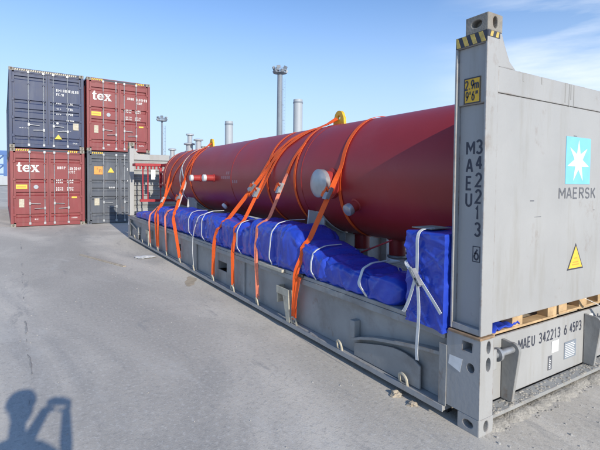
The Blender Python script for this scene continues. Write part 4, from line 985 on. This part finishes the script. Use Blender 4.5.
        stick(.26, .44, .74, 1.02, 'cream'); o = marks(t, [(.80, 1.42, 3, .06, .06), (1.50, 2.15, 7, .05, .1), (1.5, 1.7, 5, .05, .06)]); o.location.y = .012
    return t
th = R(2.15); SX, SY = -3.1137, 17.107
rx, ry = SX + 2.53 * math.cos(th), SY + 2.53 * math.sin(th)
container('cred', 'maroon container with white lettering on the ground under the navy container', (SX, SY, 0), th, 1)
container('cblue', 'navy blue container on top of the left stack', (SX - .01, SY, CH + .012), th, 0)
container('cgrey', 'dark grey container on the ground partly behind the far rack post', (rx, ry, 0), th, 3)
container('cred', 'maroon container with white lettering stacked on the dark grey container', (rx + .0, ry, CH + .012), th, 2)

# ================================================================== FAR THINGS
def mast(label, x, y, h, r, n, k_=1.0):
    t = thing('light_mast', label, 'light mast', (x, y, 0), 0, 'light masts beyond the tank')
    mb = MB(); mb.tube([(0, 0, 0), (0, 0, h)], [r, r * .8], 12); mb.build('pole', 'mast', t, smooth=40)
    mb = MB(); a = r + .30 * k_
    for dx in (a, a + .35): mb.tube([(dx, 0, 0), (dx, 0, h - 1)], .03, 5)
    z = 1
    while z < h - 1: mb.tube([(a, 0, z), (a + .35, 0, z)], .022, 4); z += .75
    z = 2
    while z < h - 1: mb.tube([(r * .8, 0, z), (a, 0, z)], .05, 4); z += 3.5
    mb.build('ladder', 'mast', t)
    mb = MB(); mb.lathe([(0, 0), (1.5 * k_, 0), (1.5 * k_, .15), (0, .15)], (0, 0, h), (0, 0, 1), 14)
    for z in (.6, 1.1): mb.tube([(1.5 * k_ * math.cos(2 * math.pi * k / 14), 1.5 * k_ * math.sin(2 * math.pi * k / 14), h + z * k_) for k in range(14)], .05, 4, closed=True)
    for k in range(7): mb.tube([(1.5 * k_ * math.cos(k * .9), 1.5 * k_ * math.sin(k * .9), h + .15), (1.5 * k_ * math.cos(k * .9), 1.5 * k_ * math.sin(k * .9), h + 1.1 * k_)], .05, 4)
    mb.build('platform', 'mast', t)
    for k in range(n):
        a = 2 * math.pi * k / n + .2; m = Matrix.Translation((1.35 * k_ * math.cos(a), 1.35 * k_ * math.sin(a), h + (.45 if k % 2 else 1.25) * k_)) @ Matrix.Rotation(a, 4, 'Z') @ Matrix.Rotation(R(25), 4, 'Y') @ Matrix.Scale(k_, 4)
        mb = MB(); mb.box(-.15, .35, -.4, .4, -.3, .3, m); mb.box(.36, .40, -.34, .34, -.25, .25, m); mb.build('floodlight', 'mast' if k % 3 else 'chim', t)
mast('tall light mast with a round cluster of floodlights, beside the taller chimney', 46.9, 86.2, 26.6, .75, 10)
mast('smaller light mast standing alone between the containers and the tank', 23.85, 100.2, 15.4, .24, 6, .72)
def chimney(label, x, y, h, r):
    t = thing('chimney', label, 'chimney', (x, y, 0), 0, 'pale chimneys beyond the tank')
    mb = MB(); mb.lathe([(r, 0), (r, h), (r * .82, h), (r * .82, h - 2)], (0, 0, 0), (0, 0, 1), 28); mb.build('shaft', 'chim', t, smooth=40)
    for z in (h - .9, h * .5): mb = MB(); mb.lathe([(r, 0), (r * 1.05, .05), (r * 1.05, .35), (r, .4)], (0, 0, z), (0, 0, 1), 28); mb.build('band', 'mast', t, smooth=30)
chimney('taller pale steel chimney right of the floodlight mast', 50.35, 83.8, 20.6, 1.08)
chimney('shorter pale steel chimney left of the floodlight mast', 36.9, 92.1, 15.5, .92)
t = thing('gantry_crane', 'blue gantry crane far off at the left edge', 'crane', (-12, 180, 0))
for x in (-9, -1.0, 3.2):
    mb = MB(); mb.box(x - .5, x + .5, -.6, .6, 0, 10); mb.build('leg', 'craneb', t)
mb = MB(); mb.box(-16, 3.8, -.7, .7, 10, 11.6); mb.build('girder', 'craneb', t)
mb = MB()
for z in (3.2, 6.5): mb.box(-.5, 2.7, -.4, .4, z, z + .5)
for a, b in (((-.6, 0, 3.5), (2.8, 0, 6.6)), ((-.6, 0, 6.8), (2.8, 0, 9.9))): mb.tube([a, b], .25, 6)
mb.build('brace', 'craneb', t)
for k, (x, y, m, h, lab) in enumerate(((-9.2, 140, 'chim', 2.6, 'white container far off below the blue crane'), (-12.4, 146, 'craneb', 2.6, 'blue container far off below the crane, left of the white one'))):
    t = thing('shipping_container', lab, 'container', (x, y, 0), 0, 'containers far off at the left edge')
    mb = MB(); mb.box(0, 2.4, 0, 12, .1, h); mb.build('body', m, t, bevel=.05)
    mb = MB(); mb.box(.15, 1.18, -.06, -.01, .25, h - .2); mb.box(1.22, 2.25, -.06, -.01, .25, h - .2); mb.build('door', m, t)

# ================================================================== LITTER ON THE GROUND
mb = MB(); mb.box(-.03, .03, -1.03, 1.03, 0, .022); o = mb.build('wooden_lath', 'woodg', loc=(-1.26, 8.45, .001), bevel=.003); o.rotation_euler.z = math.atan2(.625, 2.0)
tag(o, 'long thin wooden lath lying on the concrete ahead of the containers', 'lath')
def rag(label, x, y, r, m='white', seed=0, name='rag', h=.4):
    mb = MB(); bmesh.ops.create_icosphere(mb.bm, subdivisions=3, radius=r)
    for v in mb.bm.verts:
        q = v.co.normalized(); d = 1 + .6 * noise.noise(q * 1.6 + Vector((seed, 0, 0))) + .5 * (.5 - abs(noise.noise(q * 3 + Vector((seed, 3, 0)))) * 2); v.co = Vector((v.co.x * d * 1.3, v.co.y * d, max(-r * .15, v.co.z * h * d)))
    return tag(mb.build(name, m, smooth=50, loc=(x, y, r * .15)), label, 'rag', 'rags on the ground')
rag('small white rag on the concrete by the far rings', -.37, 8.35, .14, 'white', 1, h=.12)
rag('crumpled pale rag hanging at the foot of the near beam', -.045, .74, .040, 'woodg', 4, h=.6)
rag('second crumpled pale rag nearer the post by the beam foot', -.05, .56, .032, 'woodg', 8, h=.5)
mb = MB(); ring = []
for k in range(20):
    a = 2 * math.pi * k / 20; r = 1 + .5 * noise.noise((math.cos(a) * 1.5, math.sin(a) * 1.5, 2)); ring.append(mb.bm.verts.new((-.21 + .10 * r * math.cos(a) + .12 * math.sin(a), 5.55 + .33 * r * math.sin(a), .003)))
mb.bm.faces.new(ring); tag(mb.build('rust_stain', mat('rust_stain', (.42, .35, .26), .9, var=.2, vscale=8)), None, None, kind='structure')
mb = MB(); P = []
for _ in range(230):
    x, y = random.uniform(-1.0, 3.2), random.uniform(-1.2, .1)
    if (x + 2.6) ** 2 + (y + 1.8) ** 2 > 1: P.append((x, y, .001, random.choice((.004, .005, .006, .008, .010, .014))))
for _ in range(160): P.append((random.uniform(-4, -.1), random.uniform(.5, 9), .001, random.choice((.004, .006, .008, .010))))
lumps(mb, P, .7); tag(mb.build('gravel', 'stone'), 'loose grit and pebbles scattered over the concrete', 'gravel', kind='stuff')

# ================================================================== PHOTOGRAPHER (throws the shadow at lower left)
px, py = -2.85, -1.93
per = thing('person', 'person in dark jacket and knitted cap holding up a camera', 'person', (px, py, 0))
V = []; Ed = []; Rd = []
def j(p, r, par=None):
    V.append(p); Rd.append(r)
    if par is not None: Ed.append((par, len(V) - 1))
    return len(V) - 1
pel = j((0, 0, .98), .155); wa = j((0, .0, 1.12), .14, pel); ch = j((0, .01, 1.33), .165, wa); ne = j((0, .02, 1.50), .062, ch); hd = j((0.0, .045, 1.60), .055, ne); ht = j((.0, .05, 1.70), .05, hd)
# the figure faces the camera direction: right (+x) arm and left arm both reach the camera in front
f2 = Vector((math.sin(YAW), math.cos(YAW), 0)); s2 = Vector((f2.y, -f2.x, 0)); hand = Vector((-2.60 - px, -1.93 - py, 1.70))
ends = []
for sg in (-1, 1):
    hp = j(tuple(s2 * .10 * sg + Vector((0, 0, .90))), .098, pel); kn = j(tuple(s2 * .12 * sg + f2 * .02 + Vector((0, 0, .50))), .068, hp); an = j(tuple(s2 * .13 * sg - f2 * .01 + Vector((0, 0, .09))), .048, kn); j(tuple(s2 * .15 * sg + f2 * .15 + Vector((0, 0, .04))), .042, an)
    sh = j(tuple(s2 * .17 * sg + Vector((0, 0, 1.44))), .075, ch)
    hx = hand + s2 * .075 * sg - Vector((0, 0, .03)) - f2 * .02
    el = Vector((.10, -.02, 1.36)) + s2 * (.20 if sg > 0 else -.12) * 1 + f2 * .02
    e = j(tuple(el), .052, sh); w_ = j(tuple(lerp(el, hx, .78)), .036, e); pm = j(tuple(hx), .034, w_)
    ends.append((hx, sg))
me = bpy.data.meshes.new('body'); me.from_pydata(V, Ed, []); bo = bpy.data.objects.new('body', me); COL.objects.link(bo); bo.parent = per
me.materials.append(MT['jacket'])
sk = bo.modifiers.new('skin', 'SKIN'); sk.use_smooth_shade = True
for v, r in zip(me.skin_vertices[0].data, Rd): v.radius = (r, r)
me.skin_vertices[0].data[0].use_root = True
bo.modifiers.new('sub', 'SUBSURF').levels = 2; bo.modifiers['sub'].render_levels = 2
def blob(name, c, sc, m, par, sub=3):
    mb = MB(); bmesh.ops.create_icosphere(mb.bm, subdivisions=sub, radius=1)
    for v in mb.bm.verts: v.co = Vector((v.co.x * sc[0], v.co.y * sc[1], v.co.z * sc[2])) + Vector(c)
    return mb.build(name, m, par, smooth=60)
hc = Vector((0, .05, 1.685)); blob('face', hc + f2 * .02, (.080, .094, .118), 'skin', per); blob('nose', hc + f2 * .112 - Vector((0, 0, .01)), (.014, .016, .022), 'skin', per, 2)
for sg in (-1, 1):
    blob('ear', hc + s2 * .084 * sg, (.014, .02, .03), 'skin', per, 2); blob('eye', hc + f2 * .098 + s2 * .032 * sg + Vector((0, 0, .02)), (.011, .011, .009), 'dark', per, 2)
mb = MB(); mb.lathe([(.100, 0), (.104, .008), (.106, .03), (.100, .06), (.078, .095), (.04, .112), (0, .116)], tuple(hc + Vector((0, 0, .03))), (0, 0, 1), 28); mb.build('knitted_cap', 'jacket', per, smooth=50)
blob('mouth', hc + f2 * .104 - Vector((0, 0, .05)), (.022, .010, .006), 'redlit', per, 2)
for hx, sg in ends:
    for k in range(4):
        b = hx + f2 * .02 + Vector((0, 0, .035 - k * .019)); ln = (.06, .068, .064, .05)[k]
        mb = MB(); mb.tube([b - f2 * .01, b + f2 * ln * .45 + s2 * sg * .006, b + f2 * ln * .6 - s2 * sg * ln * .35, b + f2 * ln * .35 - s2 * sg * ln * .6], [.010, .009, .0085, .007], 7); mb.build('finger', 'skin', per, smooth=60)
    mb = MB(); b = hx - s2 * sg * .01 + Vector((0, 0, -.01)); mb.tube([b, b - s2 * sg * .03 - f2 * .01 + Vector((0, 0, -.01)), b - s2 * sg * .055 + Vector((0, 0, .0))], [.012, .010, .008], 7); mb.build('thumb', 'skin', per, smooth=60)
m = Matrix((s2, f2, Vector((0, 0, 1)))).transposed().to_4x4(); m.translation = hand + Vector((px, py, 0)) + f2 * .015
t = thing('camera_body', 'small black pocket camera held up by the person', 'camera')
mb = MB(); mb.box(-.05, .05, -.012, .012, -.03, .03, m); mb.build('case', 'dark', t, bevel=.004)
mb = MB(); mb.lathe([(.022, 0), (.020, .016), (0, .016)], m @ Vector((.01, .013, 0)), f2, 20); mb.build('lens_barrel', 'steel', t, smooth=40)
